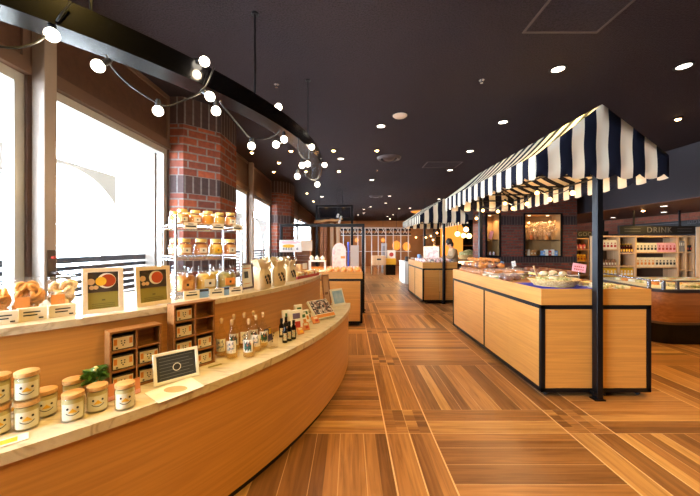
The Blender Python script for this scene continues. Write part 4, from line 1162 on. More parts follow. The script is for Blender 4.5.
for key, x, lab in (('tanB', -.16, 'jar of brown paste at the back of the middle rack shelf by the window'), ('tanB', .14, 'jar of brown paste at the back of the middle rack shelf by the aisle')):
    rj(key, x, .25, Bm, lab)
for key, x, lab in (('bigT', -.15, 'big clip-top jar of brown biscuits on the bottom rack shelf'), ('bigL', .0, 'big clip-top jar of yellow pickles in the middle of the bottom rack shelf'), ('bigG', .15, 'big clip-top jar of green pickles at the aisle end of the bottom shelf')):
    rj(key, x, .09, Cm, lab)
for key, x, lab in (('bigT', -.13, 'big clip-top jar of biscuits behind the others at the window end of the bottom shelf'), ('bigL', .14, 'big clip-top jar of yellow pickles behind the green pickles')):
    rj(key, x, .25, Cm, lab)
def rack_card(x, z, w, lab):
    q = rackpos(x, -.012, z)
    t = thing('price_tag', lab, 'price tag', q, rzr, 'price tags clipped to the chrome rack')
    b = B(); b.box(-w / 2, -.002, -.025, w / 2, 0, .02); b.out('card', M_CREAM, t)
    b = B(); b.box(-w * .38, -.0028, -.012, w * .4, -.0021, -.002); b.box(-w * .2, -.0028, .006, w * .2, -.0021, .011); b.out('print', M_INK, t)
rack_card(-.14, A_ - .01, .085, 'price tag under the window end of the top rack shelf')
rack_card(.045, A_ - .01, .085, 'price tag under the middle of the top rack shelf')
rack_card(.19, A_ - .01, .07, 'price tag under the aisle end of the top rack shelf')
for x, lab in ((-.14, 'price card under the brown biscuits jar'), (.03, 'price card under the yellow pickles jar'), (.17, 'price card under the green pickles jar')):
    q = rackpos(x, -.035, 0)
    t = thing('price_card', lab, 'price card', (q.x, q.y, ZU + E), rzr, 'price cards at the foot of the chrome rack')
    b = B(); b.box(-.05, 0, 0, .05, .012, .055); b.out('card', M_CREAM, t)
    b = B(); b.box(-.035, -.001, .022, .035, -.0002, .032); b.box(-.02, -.001, .042, .03, -.0002, .047); b.out('print', M_INK, t)
for x, lab in ((-.06, 'pale blue card between the biscuits and yellow pickles price cards'), (.10, 'pale blue card between the two pickle price cards')):
    q = rackpos(x, -.03, 0)
    t = thing('info_card', lab, 'card', (q.x, q.y, ZU + E), rzr, 'pale blue cards at the foot of the chrome rack')
    b = B(); b.box(-.032, 0, 0, .032, .003, .06); b.out('card', M_BLUEP, t)
    b = B(); b.box(-.032, -.001, .042, .032, -.0002, .058); b.out('dark_band', M_INK, t)
# white drawstring bags
M_BAG = plain('bag_cloth', '#efdcb8', .7, noise=.08, scale=30, bump=.3)
def paper_bag(label, px, py, w, h, seed, mark=True, tilt=0):
    p = on(px, py, ZU); g = random.Random(seed)
    t = thing('gift_bag', label, 'bag', (p.x, p.y, ZU + E), face_rz(p.x, p.y) + g.uniform(-.25, .1), 'cream gathered gift bags')
    b = B(); n = 24; rings = []
    for f, k, dd in ((0, .9, .8), (.08, 1, 1), (.5, 1.0, .95), (.66, .9, .8), (.74, .62, .55), (.8, .66, .6), (.92, .98, .85), (1.0, 1.05, .95)):
        rings.append([b.bm.verts.new((w / 2 * k * (abs(math.cos(a)) ** .6) * (1 if math.cos(a) > 0 else -1) * (1 + (.10 if f > .6 else .02) * math.sin(5 * a + seed)),
                                      .045 * dd * (abs(math.sin(a)) ** .6) * (1 if math.sin(a) > 0 else -1) * (1 + (.15 if f > .6 else .02) * math.sin(7 * a + seed)),
                                      h * f + (.012 * math.sin(6 * a + seed) if f > .85 else 0))) for a in [2 * PI * (i + .5) / n for i in range(n)]])
    for a, c in zip(rings, rings[1:]):
        for i in range(n): b.bm.faces.new((a[i], a[(i + 1) % n], c[(i + 1) % n], c[i]))
    b.bm.faces.new(rings[0][::-1]); b.out('bag', M_BAG, t, 60)
    if mark:
        b = B()
        for (x, z) in ((-.18, .46), (.02, .5), (-.1, .34), (.16, .36), (.1, .46), (-.02, .24), (.2, .24)): b.box(x * w - .009, -.0475, z * h - .011, x * w + .010, -.045, z * h + .011)
        b.out('printed_marks', M_INK, t)
    return t
for q in (('cream gathered bag with dark print at the front next to the dark framed picture', 263, 289, .18, .225, 2), ('cream gathered bag with dark print in the middle of the front row', 277.5, 285.5, .18, .225, 3), ('cream gathered bag with dark print at the far end of the front row', 289.5, 281, .17, .21, 4),
          ('cream gathered bag in the second row above the middle bag', 270, 281, .2, .24, 5), ('cream gathered bag in the second row near the window', 259, 284, .18, .23, 6), ('cream gathered bag in the second row towards the sign', 284, 277.5, .2, .23, 7)):
    paper_bag(*q)
# red tray of cakes and small boxes at the end of the upper worktop
t = thing('red_tray', 'long shallow red-orange tray of packets at the end of the upper worktop', 'tray', (-.545, 3.72, ZU + E), math.radians(71))
b = B(); b.box(-.27, -.075, 0, .27, .075, .006); b.out('base', M_REDP, t)
for q in ((-.27, -.08, .27, -.074), (-.27, .074, .27, .08), (-.276, -.08, -.27, .08), (.27, -.08, .276, .08)):
    b = B(); b.box(q[0], q[1], 0, q[2], q[3], .03); b.out('rim', M_REDP, t)
g = random.Random(12)
cm = [plain('cake_yellow', '#ecc26a', .6), plain('cake_cream', '#f0dcb4', .6), plain('cake_brown', '#b5713c', .6)]
Rt = Matrix.Rotation(math.radians(71), 4, 'Z'); k = 0
cp = {}
for i in range(6):
    for jx in range(2):
        q = Vector((-.545, 3.72, ZU + .0085)) + Rt @ Vector((-.21 + .083 * i, -.037 + .074 * jx, 0)); c = (i + jx * 2) % 3
        lab = ['yellow wrapped cake in the red tray', 'cream wrapped cake in the red tray', 'brown wrapped cake in the red tray'][c]
        if c not in cp:
            o = thing('wrapped_cake', lab, 'cake', q, math.radians(71), ['yellow wrapped cakes', 'cream wrapped cakes', 'brown wrapped cakes'][c])
            b = B(); b.box(-.035, -.03, 0, .035, .03, .055, bev=.012, seg=2); b.out('cake', cm[c], o, 50)
            b = B(); b.box(-.02, -.0315, .015, .02, -.0295, .035); b.out('sticker', M_WHITE, o)
            cp[c] = o
        else: dup(cp[c], q, math.radians(71), lab)
# acrylic boxes of sweets behind the tray
for i, (x, y, h) in enumerate(((-.77, 3.95, .2), (-.61, 4.05, .24), (-.97, 3.88, .16))):
    lab = ['clear acrylic box of amber sweets behind the red tray', 'taller clear acrylic box nearest the counter end', 'low clear acrylic box beside the gathered bags'][i]
    t = thing('acrylic_box', lab, 'box', (x, y, ZU + E), math.radians(40), 'clear acrylic sweet boxes')
    b = B(); b.box(-.07, -.07, 0, .07, .07, h, bev=.003); b.out('case', M_CLEAR, t)
    b = B(); b.box(-.055, -.055, .01, .055, .055, h * .55, bev=.01, seg=2); b.out('sweets', [M_TAN, M_JAM, M_BAG][i], t)
    b = B(); b.box(-.03, -.0715, h * .3, .03, -.0702, h * .6); b.out('label', M_CREAM, t)
# ================================================================== goods on the big stall
ZB = 1.074 - .029                             # the tray bed
M_LOAF = blotch('loaf_crust', [(.3, '#8a4a20'), (.5, '#b87432'), (.7, '#dca25c')], 9, .55)
M_DARKLOAF = blotch('dark_loaf_crust', [(.3, '#4a2616'), (.55, '#7d4726'), (.75, '#b5804d')], 9, .5)
M_SALAD = blotch('salad', [(.25, '#56682c'), (.45, '#a09a52'), (.6, '#e0cf9c'), (.75, '#c07a44')], 26, .5)
M_SANDW = blotch('sandwich', [(.3, '#d9b07a'), (.5, '#efdcb5'), (.65, '#7d9a4a'), (.8, '#b5523a')], 18, .5)
def loaf(mat, seed, sx=1.3, wrap=False, r=.055):
    t = thing('bread_loaf', '', 'bread')
    b = B(); b.ball((0, 0, r * .86), r, sx, .85, .75, 18, lump=.07, seed=seed)
    if seed % 2 == 0:
        for k in (-1, 0, 1): b.ball((k * .03 * sx, 0, r * 1.40), .012, .5, 2.0, .5, 10)
    b.out('crust', mat, t, 60)
    if wrap:
        b = B(); b.ball((0, 0, r * .98), r * 1.08, sx * 1.05, .9, .8, 18, lump=.1, seed=seed + 4); b.box(r * sx * 1.05, -.02, r * .9, r * sx * 1.28, .02, r * .96); b.out('wrapper', M_FILM, t, 60)
    return t
def wpack(mat, seed, w=.12, d=.08, h=.055, film=True, sticker=None):
    t = thing('food_pack', '', 'food pack')
    b = B(); b.box(-w * .44, -d * .42, .006, w * .44, d * .42, h * .8, bev=.012, seg=2)
    b.out('food', mat, t, 50)
    b = B(); b.box(-w / 2, -d / 2, 0, w / 2, d / 2, .005, bev=.001); b.out('tray', M_WHITE, t)
    if film: b = B(); b.ball((0, 0, h * .62), 1, w * .52, d * .52, h * .55, 16, lump=.05, seed=seed); b.out('film', M_FILM, t, 60)
    if sticker: b = B(); b.box(-w * .2, -d * .2, h * 1.05, w * .2, d * .2, h * 1.06); b.out('sticker', sticker, t)
    return t
def scatter(proto, pts, label, group, seed=1, rise=0):
    g = random.Random(seed); first = [True]
    for i, p in enumerate(pts):
        q = Vector(p); rz = g.uniform(-.35, .35)
        lab = label if isinstance(label, str) else label[i]
        if i == 0: proto.location = q; proto.rotation_euler.z = rz; proto['label'] = lab; proto['group'] = group
        else: dup(proto, q, rz, lab, group)
def grid(x0, x1, y0, y1, nx, ny, z, seed=0, jit=.012):
    g = random.Random(seed)
    return [(x0 + (x1 - x0) * (i + .5) / nx + g.uniform(-jit, jit), y0 + (y1 - y0) * (j + .5) / ny + g.uniform(-jit, jit), z) for j in range(ny) for i in range(nx)]
# far half: crusty loaves heaped two layers deep
L1 = grid(1.95, 2.46, 4.85, 5.80, 4, 8, ZB + E, 2, .006)
scatter(loaf(M_LOAF, 3, 1.05, True, .046), L1[::2], 'film-wrapped brown loaf in the bottom layer at the far end of the big stall', 'wrapped loaves, bottom layer', 3)
scatter(loaf(M_LOAF, 4, 1.05, False, .048), L1[1::2], 'bare brown loaf in the bottom layer at the far end of the big stall', 'bare loaves, bottom layer', 4)
L2 = grid(1.97, 2.42, 4.9, 5.7, 3, 6, ZB + .099, 5, .006)
scatter(loaf(M_LOAF, 6, 1.15, False, .054), L2[::2], 'scored brown loaf on top of the heap at the far end of the big stall', 'scored loaves on top of the heap', 6)
scatter(loaf(M_DARKLOAF, 7, 1.1, True, .05), L2[1::2], 'film-wrapped dark loaf on top of the heap at the far end of the big stall', 'dark loaves on top of the heap', 7)
scatter(loaf(M_LOAF, 13, 1.2, False, .042), grid(2.0, 2.4, 4.95, 5.65, 2, 5, ZB + .192, 23, .006), 'small golden roll on the crest of the loaf heap', 'golden rolls on the crest', 23)
# middle: clear packs of sandwiches and salads
scatter(wpack(M_SANDW, 5), grid(1.95, 2.45, 4.38, 4.80, 3, 3, ZB + E, 8), 'clear pack of sandwiches between the loaf heap and the blue cloth', 'clear sandwich packs', 8)
scatter(wpack(M_SALAD, 6, .125, .08, .07), grid(2.5, 2.92, 3.95, 4.75, 2, 6, ZB + E, 9), 'clear pack of salad along the far side of the big stall', 'clear salad packs', 9)
scatter(wpack(M_DARKLOAF, 8, .10, .085, .085), grid(2.5, 2.92, 4.85, 5.75, 3, 6, ZB + E, 10), 'pack of chocolate-brown buns along the far side of the loaf heap', 'packs of brown buns', 10)
scatter(wpack(M_DARKLOAF, 21, .13, .09, .07, False), grid(2.5, 2.92, 3.97, 4.73, 2, 5, ZB + .085, 19, .004), 'brown filled roll pack stacked on the salad packs behind the wicker basket', 'filled roll packs', 21)
scatter(wpack(M_LOAF, 22, .12, .08, .055), grid(1.96, 2.44, 4.40, 4.78, 3, 3, ZB + .068, 18, .004), 'clear pack of golden buns on top of the sandwich packs before the loaf heap', 'golden bun packs', 22)
# dark jam jars in a line
def jamjar():
    t = thing('dark_jam_jar', '', 'jar')
    b = B(); b.lathe([(0, 0), (.028, 0), (.03, .004), (.03, .075), (.024, .085), (0, .085)], 18); b.out('glass', plain('dark_jam', '#4a1a12', .12), t, 40)
    b = B(); b.lathe([(0, .085), (.027, .085), (.027, .105), (0, .105)], 18); b.out('lid', M_CORKY, t, 40)
    b = B(); b.box(-.018, -.0325, .02, .018, -.0295, .06); b.out('label', M_CREAM, t)
    return t
scatter(jamjar(), [(2.37 + .008 * k, 3.99 + .066 * k, ZB + E) for k in range(5)] , 'gold-lidded dark jam jar in the line behind the wicker basket', 'dark jam jars', 11)
# blue cloth with the shallow wicker basket
t = thing('blue_cloth', 'bright blue cloth spread under the wicker basket on the big stall', 'cloth', (0, 0, ZB + .0005))
b = B(); n = 24
for i in range(n):
    for j in range(12):
        P = lambda i, j: (1.96 + .82 * i / n, 3.24 + .72 * j / 12, .0022 + .0015 * math.sin(i * 1.3) * math.sin(j * 1.1))
        b.bm.faces.new([b.bm.verts.new(P(*q)) for q in ((i, j), (i + 1, j), (i + 1, j + 1), (i, j + 1))])
bmesh.ops.remove_doubles(b.bm, verts=b.bm.verts, dist=.0005); b.out('cloth', plain('blue_cloth_dye', '#2a35c9', .7), t, 60)
M_WICK = blotch('wicker', [(.3, '#a8763c'), (.5, '#d2a866'), (.7, '#e6c68c')], 60, .6)
bx, by = 2.30, 3.62
t = thing('wicker_basket', 'round shallow wicker basket of salad on the blue cloth', 'basket', (bx, by, ZB + .006))
b = B()
b.lathe([(0, 0), (.17, 0), (.215, .025), (.25, .075), (.244, .077), (.208, .030), (.165, .008), (0, .008)], 40); b.out('bowl', M_WICK, t, 40)
b = B()
for k in range(4): 
    r, z = .192 + .0165 * k, .010 + .018 * k
    b.tube([(r * math.cos(a), r * math.sin(a), z) for a in [2 * PI * i / 40 for i in range(40)]], .006, 6, closed=True)
b.tube([(.25 * math.cos(a), .25 * math.sin(a), .077 + .003 * math.sin(20 * a)) for a in [2 * PI * i / 60 for i in range(60)]], .009, 6, closed=True)
b.out('woven_rim', M_WICK, t, 60)
g = random.Random(31)
scatter(wpack(M_SALAD, 9, .10, .075, .05, False), [(bx + .128 * math.cos(a), by + .128 * math.sin(a), ZB + .058) for a in [2 * PI * i / 6 + .3 for i in range(6)]], 'clear salad pack lying in the wicker basket', 'salad packs in the basket', 13)
scatter(loaf(M_SANDW, 11, 1.5, False, .038), [(bx, by, ZB + .05), (bx + .05, by + .085, ZB + .112), (bx - .08, by + .04, ZB + .112), (bx + .08, by - .04, ZB + .112)], 'bare salad roll heaped in the middle of the wicker basket', 'rolls in the basket', 14)
# packs near the post and behind the basket
scatter(wpack(M_SALAD, 10, .13, .10, .05), [(2.63, 3.31, ZB + .004), (2.86, 3.36, ZB + E), (2.86, 3.53, ZB + E), (2.86, 3.70, ZB + E)], 'clear pack of green salad at the end of the big stall beside the post', 'salad packs by the post', 15)
scatter(wpack(M_SANDW, 12, .12, .10, .06), [(2.66, 3.46, ZB + .004), (2.68, 3.64, ZB + .004), (2.66, 3.82, ZB + .004)], 'clear sandwich pack between the wicker basket and the post', 'sandwich packs by the post', 16)
scatter(loaf(M_DARKLOAF, 9, 1.2, True, .05), [(2.03, 4.1, ZB + E), (2.17, 4.16, ZB + E), (2.04, 4.27, ZB + E), (2.2, 4.3, ZB + E)], 'film-wrapped dark roll just behind the wicker basket', 'dark rolls behind the basket', 17)
# signs on the stall
def stick_sign(label, x, y, zc, w, h, mat, pm, rz=0, rows=2, zb=ZB, tilt=0):
    t = thing('price_sign', label, 'sign', (x, y, zb + E), rz)
    b = B(); b.cyl(0, .004, 0, zc - zb, .006, n=10); b.cyl(0, 0.004, 0, .006, .035, n=18); b.out('stand', M_STEEL, t, 40)
    b = B(); b.box(-w / 2, -.004, -h / 2, w / 2, .0, h / 2, M=T(z=zc - zb, ry=tilt), bev=.001); b.out('board', mat, t)
    b = B()
    for k in range(rows):
        for j in range(5):
            x0 = -w * .36 + w * .15 * j; z0 = h * (.12 - .32 * k)
            b.box(x0, -.0052, z0 - h * .08, x0 + w * .09, -.0041, z0 + h * .07, M=T(z=zc - zb, ry=tilt))
    b.out('lettering', pm, t)
    return t
stick_sign('pink price sign on a stick behind the wicker basket', 2.77, 3.87, 1.235, .165, .10, M_PINKP, M_REDP, tilt=.15)
stick_sign('white price sign standing among the loaves at the far end of the big stall', 2.47, 4.83, 1.23, .06, .08, M_WHITE, M_BLUEP, tilt=-.2)
stick_sign('small blue and white sign beside the loaf heap', 2.47, 5.2, 1.22, .055, .06, M_BLUEP, M_INK, tilt=.3)
t = thing('serving_tongs', 'wooden serving tongs leaning up from the packs behind the basket', 'tongs', (2.345, 3.955 + .0, ZB + .012), .4)
b = B(); b.box(-.012, -.003, 0, .012, .003, .22, M=T(ry=-.5)); b.out('arm', M_PINE, t)
b = B(); b.box(-.012, .006, 0, .012, .012, .22, M=T(ry=-.46)); b.out('arm', M_PINE, t)

# ================================================================== goods on the farther striped stall
g = random.Random(41)
mg = [blotch('magazine_red', [(.3, '#b8322c'), (.5, '#efe3d5'), (.7, '#5d6a86')], 14), blotch('magazine_dark', [(.3, '#3a2f3a'), (.5, '#9a8a86'), (.7, '#d8cfc2')], 16), blotch('magazine_pink', [(.3, '#d98a94'), (.5, '#f0dcd2'), (.7, '#a83a3a')], 14)]
for i, m in enumerate(mg):
    t = thing('snack_bag', '', 'snack bag')
    b = B(); b.ball((0, 0, .052), 1, .062, .042, .045, 14, lump=.08, seed=i); b.box(-.055, -.002, .08, .055, .002, .105); b.out('bag', m, t, 60)
    b = B(); b.box(-.03, -.046, .03, .03, -.038, .06); b.out('label', M_CREAM, t)
    P = [(2.0 + .17 * ((k * 3 + i) % 5), 8.47 + .118 * ((k * 3 + i) // 5), ZB + E) for k in range(16)]
    scatter(t, P, ['red-printed', 'dark-printed', 'pink-printed'][i] + ' snack bag on the farther striped stall', ['red snack bags', 'dark snack bags', 'pink snack bags'][i], 20 + i)
t = thing('picture_board', 'white upright panel with pastel blotches standing on the farther striped stall', 'panel', (2.5, 9.82, ZB + E), 0)
b = B(); b.box(-.24, 0, .0, .24, .02, .44, bev=.004); b.out('board', M_WHITE, t)
b = B(); b.box(-.21, -.0015, .03, .21, -.0003, .41); b.out('picture', blotch('pastel_picture', [(.3, '#cfd6ee'), (.45, '#f2ecec'), (.6, '#e6b3c2'), (.75, '#eef0f4')], 9), t)
b = B(); b.box(-.2, .02, 0, .2, .12, .01); b.out('foot', M_WHITE, t)

# ================================================================== plain stall beyond the counter
st3 = stall('market_stall', 'oak stall with a slim black square gantry beyond the curved counter', 6.0, 7.6, -1.5, .235, None,
            [(-1.545, 7.2, 1.96), (.295, 7.2, 1.96)], 1, 1.012, .885)
b = B(); b.box(-1.575, 7.165, 1.93, .325, 7.235, 2.0, bev=.003); b.out('crossbar', M_BLACK, st3)
Z3 = 1.012 - .029
t = thing('banner_sign', 'white two-sided box sign with pink, yellow and black print above the plain stall', 'sign', (-1.17, 6.4, Z3 + E), 0)
b = B(); b.cyl(.06, .02, 0, .41, .011, n=12); b.cyl(.06, .02, 0, .008, .06, n=20); b.out('stand', M_STEEL, t, 40)
b = B(); b.box(-.24, 0, .395, .20, .05, .635, bev=.003); b.out('front_face', M_WHITE, t)
b = B(); b.box(.205, .0, .42, .42, .03, .635, M=T(.205, 0, 0, rz=.35) @ T(-.205, 0, 0)); b.out('side_face', M_WHITE, t)
b = B(); b.box(-.2, -.0015, .585, .17, -.0004, .605); b.box(-.18, -.0015, .565, .1, -.0004, .575); b.out('pink_line', M_PINKP, t)
b = B(); b.lathe([(0, 0), (1, 0), (1, .001), (0, .001)], 28, M=T(-.06, -.0004, .515, rx=PI / 2) @ Matrix.Diagonal((.12, .035, 1, 1))); b.out('yellow_oval', M_YELLOW, t)
b = B()
for x in (-.17, -.12, -.07, -.02, .1):                       # blurred block characters
    for (u0, v0, u1, v1) in ((0, .0, .036, .007), (0, .03, .036, .037), (.014, 0, .022, .045), (.0, .015, .036, .020), (.0, .0, .006, .03)): b.box(x + u0, -.003, .44 + v0, x + u1, -.0018, .44 + v1)
b.out('lettering', M_INK, t)
# white raised shelf with wrapped bundles
t = thing('raised_shelf', 'small white raised shelf carrying white bundles on the plain stall', 'shelf', (-.66, 6.5, Z3 + E), 0)
b = B(); b.box(-.17, -.12, .2, .17, .12, .225, bev=.003); b.out('shelf_board', M_WHITE, t)
for x in (-.155, .155):
    for y in (-.105, .105): b = B(); b.box(x - .012, y - .012, 0, x + .012, y + .012, .2); b.out('leg', M_WHITE, t)
def bundle(mat):
    t = thing('wrapped_bundle', '', 'bundle')
    b = B(); b.ball((0, 0, .043), .05, .95, .9, .75, 14, lump=.08, seed=4); b.ball((0, 0, .085), .016, 1, 1, 1.2, 8); b.out('wrapping', mat, t, 60)
    b = B(); b.tube([(.02 * math.cos(a), .02 * math.sin(a), .074) for a in [k * PI / 6 for k in range(12)]], .004, 5, closed=True); b.out('ribbon', M_YELLOW, t, 60)
    return t
scatter(bundle(M_WHITE), [(-.77, 6.45, Z3 + .2275), (-.66, 6.45, Z3 + .2275), (-.55, 6.45, Z3 + .2275)], ['white tied bundle on the raised shelf, nearest the banner sign', 'white tied bundle in the middle of the raised shelf', 'white tied bundle on the raised shelf, nearest the gantry post'], 'bundles on the raised shelf', 30)
def bun_bag(mat, seed):
    t = thing('snack_pouch', '', 'pouch')
    b = B(); b.ball((0, 0, .052), 1, .06, .046, .045, 14, lump=.09, seed=seed); b.box(-.05, -.002, .08, .05, .002, .1); b.out('pouch', mat, t, 60)
    b = B(); b.box(-.025, -.054, .03, .025, -.046, .055); b.out('label', M_ORANGEP, t)
    return t
scatter(bun_bag(M_WHITE, 2), grid(-1.40, -.9, 6.04, 6.32, 4, 2, Z3 + E, 51, .004), 'white pouch at the window end of the plain stall', 'white pouches', 31)
scatter(bun_bag(M_JAM, 3), grid(-.45, .2, 6.04, 6.3, 5, 2, Z3 + E, 52, .004), 'tan pouch along the aisle end of the plain stall', 'tan pouches', 32)
scatter(bun_bag(mg[0], 5), grid(-.42, .18, 6.36, 6.6, 5, 2, Z3 + E, 53, .004), 'red and white pouch in the rows behind the tan pouches', 'red and white pouches', 33)
scatter(wpack(M_SANDW, 14), grid(-.87, -.47, 6.06, 6.32, 3, 2, Z3 + E, 54, .003), 'clear snack pack in front of the raised shelf', 'clear packs on the plain stall', 34)
t = thing('gift_bag', 'large pale pink arched bag standing tall on the plain stall', 'bag', (-.23, 6.85, Z3 + E), .1)
b = B(); b.prism([(-.14, 0)] + [(.14 * math.cos(a), .42 + .16 * math.sin(a)) for a in [PI - k * PI / 14 for k in range(15)]] + [(.14, 0)], -.05, .05, M=T(rx=PI / 2)); b.out('bag', blotch('pink_bag', [(.3, '#e2c0bd'), (.55, '#efdcd6'), (.75, '#d98a9a')], 8), t)
b = B(); b.box(.03, -.0525, .25, .12, -.0505, .30); b.out('orange_print', M_ORANGEP, t)
t = thing('poster_roll', 'slim blue upright banner beside the pale pink bag', 'banner', (-.035, 6.9, Z3 + E), 0)
b = B(); b.cyl(0, 0, 0, .60, .02, n=14); b.cyl(0, 0, 0, .01, .05, n=18); b.out('banner', plain('royal_blue', '#3b55c4', .5), t, 40)
t = thing('display_board', 'plain grey upright panel at the aisle end of the plain stall', 'panel', (.10, 6.95, Z3 + E), 0)
b = B(); b.box(-.095, 0, 0, .095, .03, .53, bev=.003); b.out('panel', plain('grey_board', '#a9a4a0', .6), t)
b = B(); b.box(-.09, .03, 0, .09, .12, .012); b.out('foot', MATS['grey_board'], t)
t = thing('display_box', 'dark open crate behind the banner sign on the plain stall', 'crate', (-1.0, 6.85, Z3 + E), 0)
for q in ((-.16, -.1, 0, .16, .1, .012), (-.16, -.1, .012, -.148, .1, .42), (.148, -.1, .012, .16, .1, .42), (-.148, .088, .012, .148, .1, .42), (-.148, -.1, .2, .148, .088, .212), (-.16, -.1, .42, .16, .1, .432)):
    b = B(); b.box(*q); b.out('board', M_WALNUT, t)
# ================================================================== brick display wall
Yb = 8.6
def px2x(px, Y): return (px - CX) * Y / F
N1, N2 = (px2x(486, Yb), px2x(500, Yb)), (px2x(524, Yb), px2x(561.5, Yb))
XB0, XB1 = px2x(481.5, Yb), px2x(577, Yb)
NZ0, NZ1 = 1.22, 2.36
seg = [(XB0, N1[0], 0, CEILZ), (N1[1], N2[0], 0, CEILZ), (N2[1], XB1, 0, CEILZ), (N1[0], N1[1], 0, NZ0), (N2[0], N2[1], 0, NZ0), (N1[0], N1[1], NZ1, CEILZ), (N2[0], N2[1], NZ1, CEILZ)]
bands = [(0, 1.05, 0), (1.05, 1.22, 1), (1.22, 2.06, 0), (2.06, 2.30, 1), (2.30, CEILZ, 0)]
dw = None
for kind, mat, nm in ((0, M_BRICKD, 'brick_display_wall'), (1, M_SOLDD, 'soldier_course')):
    b = B()
    for x0, x1, z0, z1 in seg:
        for c0, c1, kd in bands:
            a, c = max(z0, c0), min(z1, c1)
            if kd != kind or c <= a: continue
            v0, v1 = (a - c0, c - c0) if kd else (a, c)
            b.quv([(x0, Yb, a), (x1, Yb, a), (x1, Yb, c), (x0, Yb, c)], [(x0, v0), (x1, v0), (x1, v1), (x0, v1)])
    if kind == 0:
        for x in (XB0, XB1): b.quv([(x, Yb, 0), (x, Yb + .6, 0), (x, Yb + .6, CEILZ), (x, Yb, CEILZ)], [(0, 0), (.6, 0), (.6, CEILZ), (0, CEILZ)])
        b.quv([(XB0, Yb + .6, 0), (XB1, Yb + .6, 0), (XB1, Yb + .6, CEILZ), (XB0, Yb + .6, CEILZ)], [(0, 0), (2, 0), (2, CEILZ), (0, CEILZ)])
        dw = struct(b.out(nm, mat))
    else: b.out(nm, mat, dw)
M_NICHE = plain('niche_lining', '#a07a4c', .6, noise=.2, scale=6)
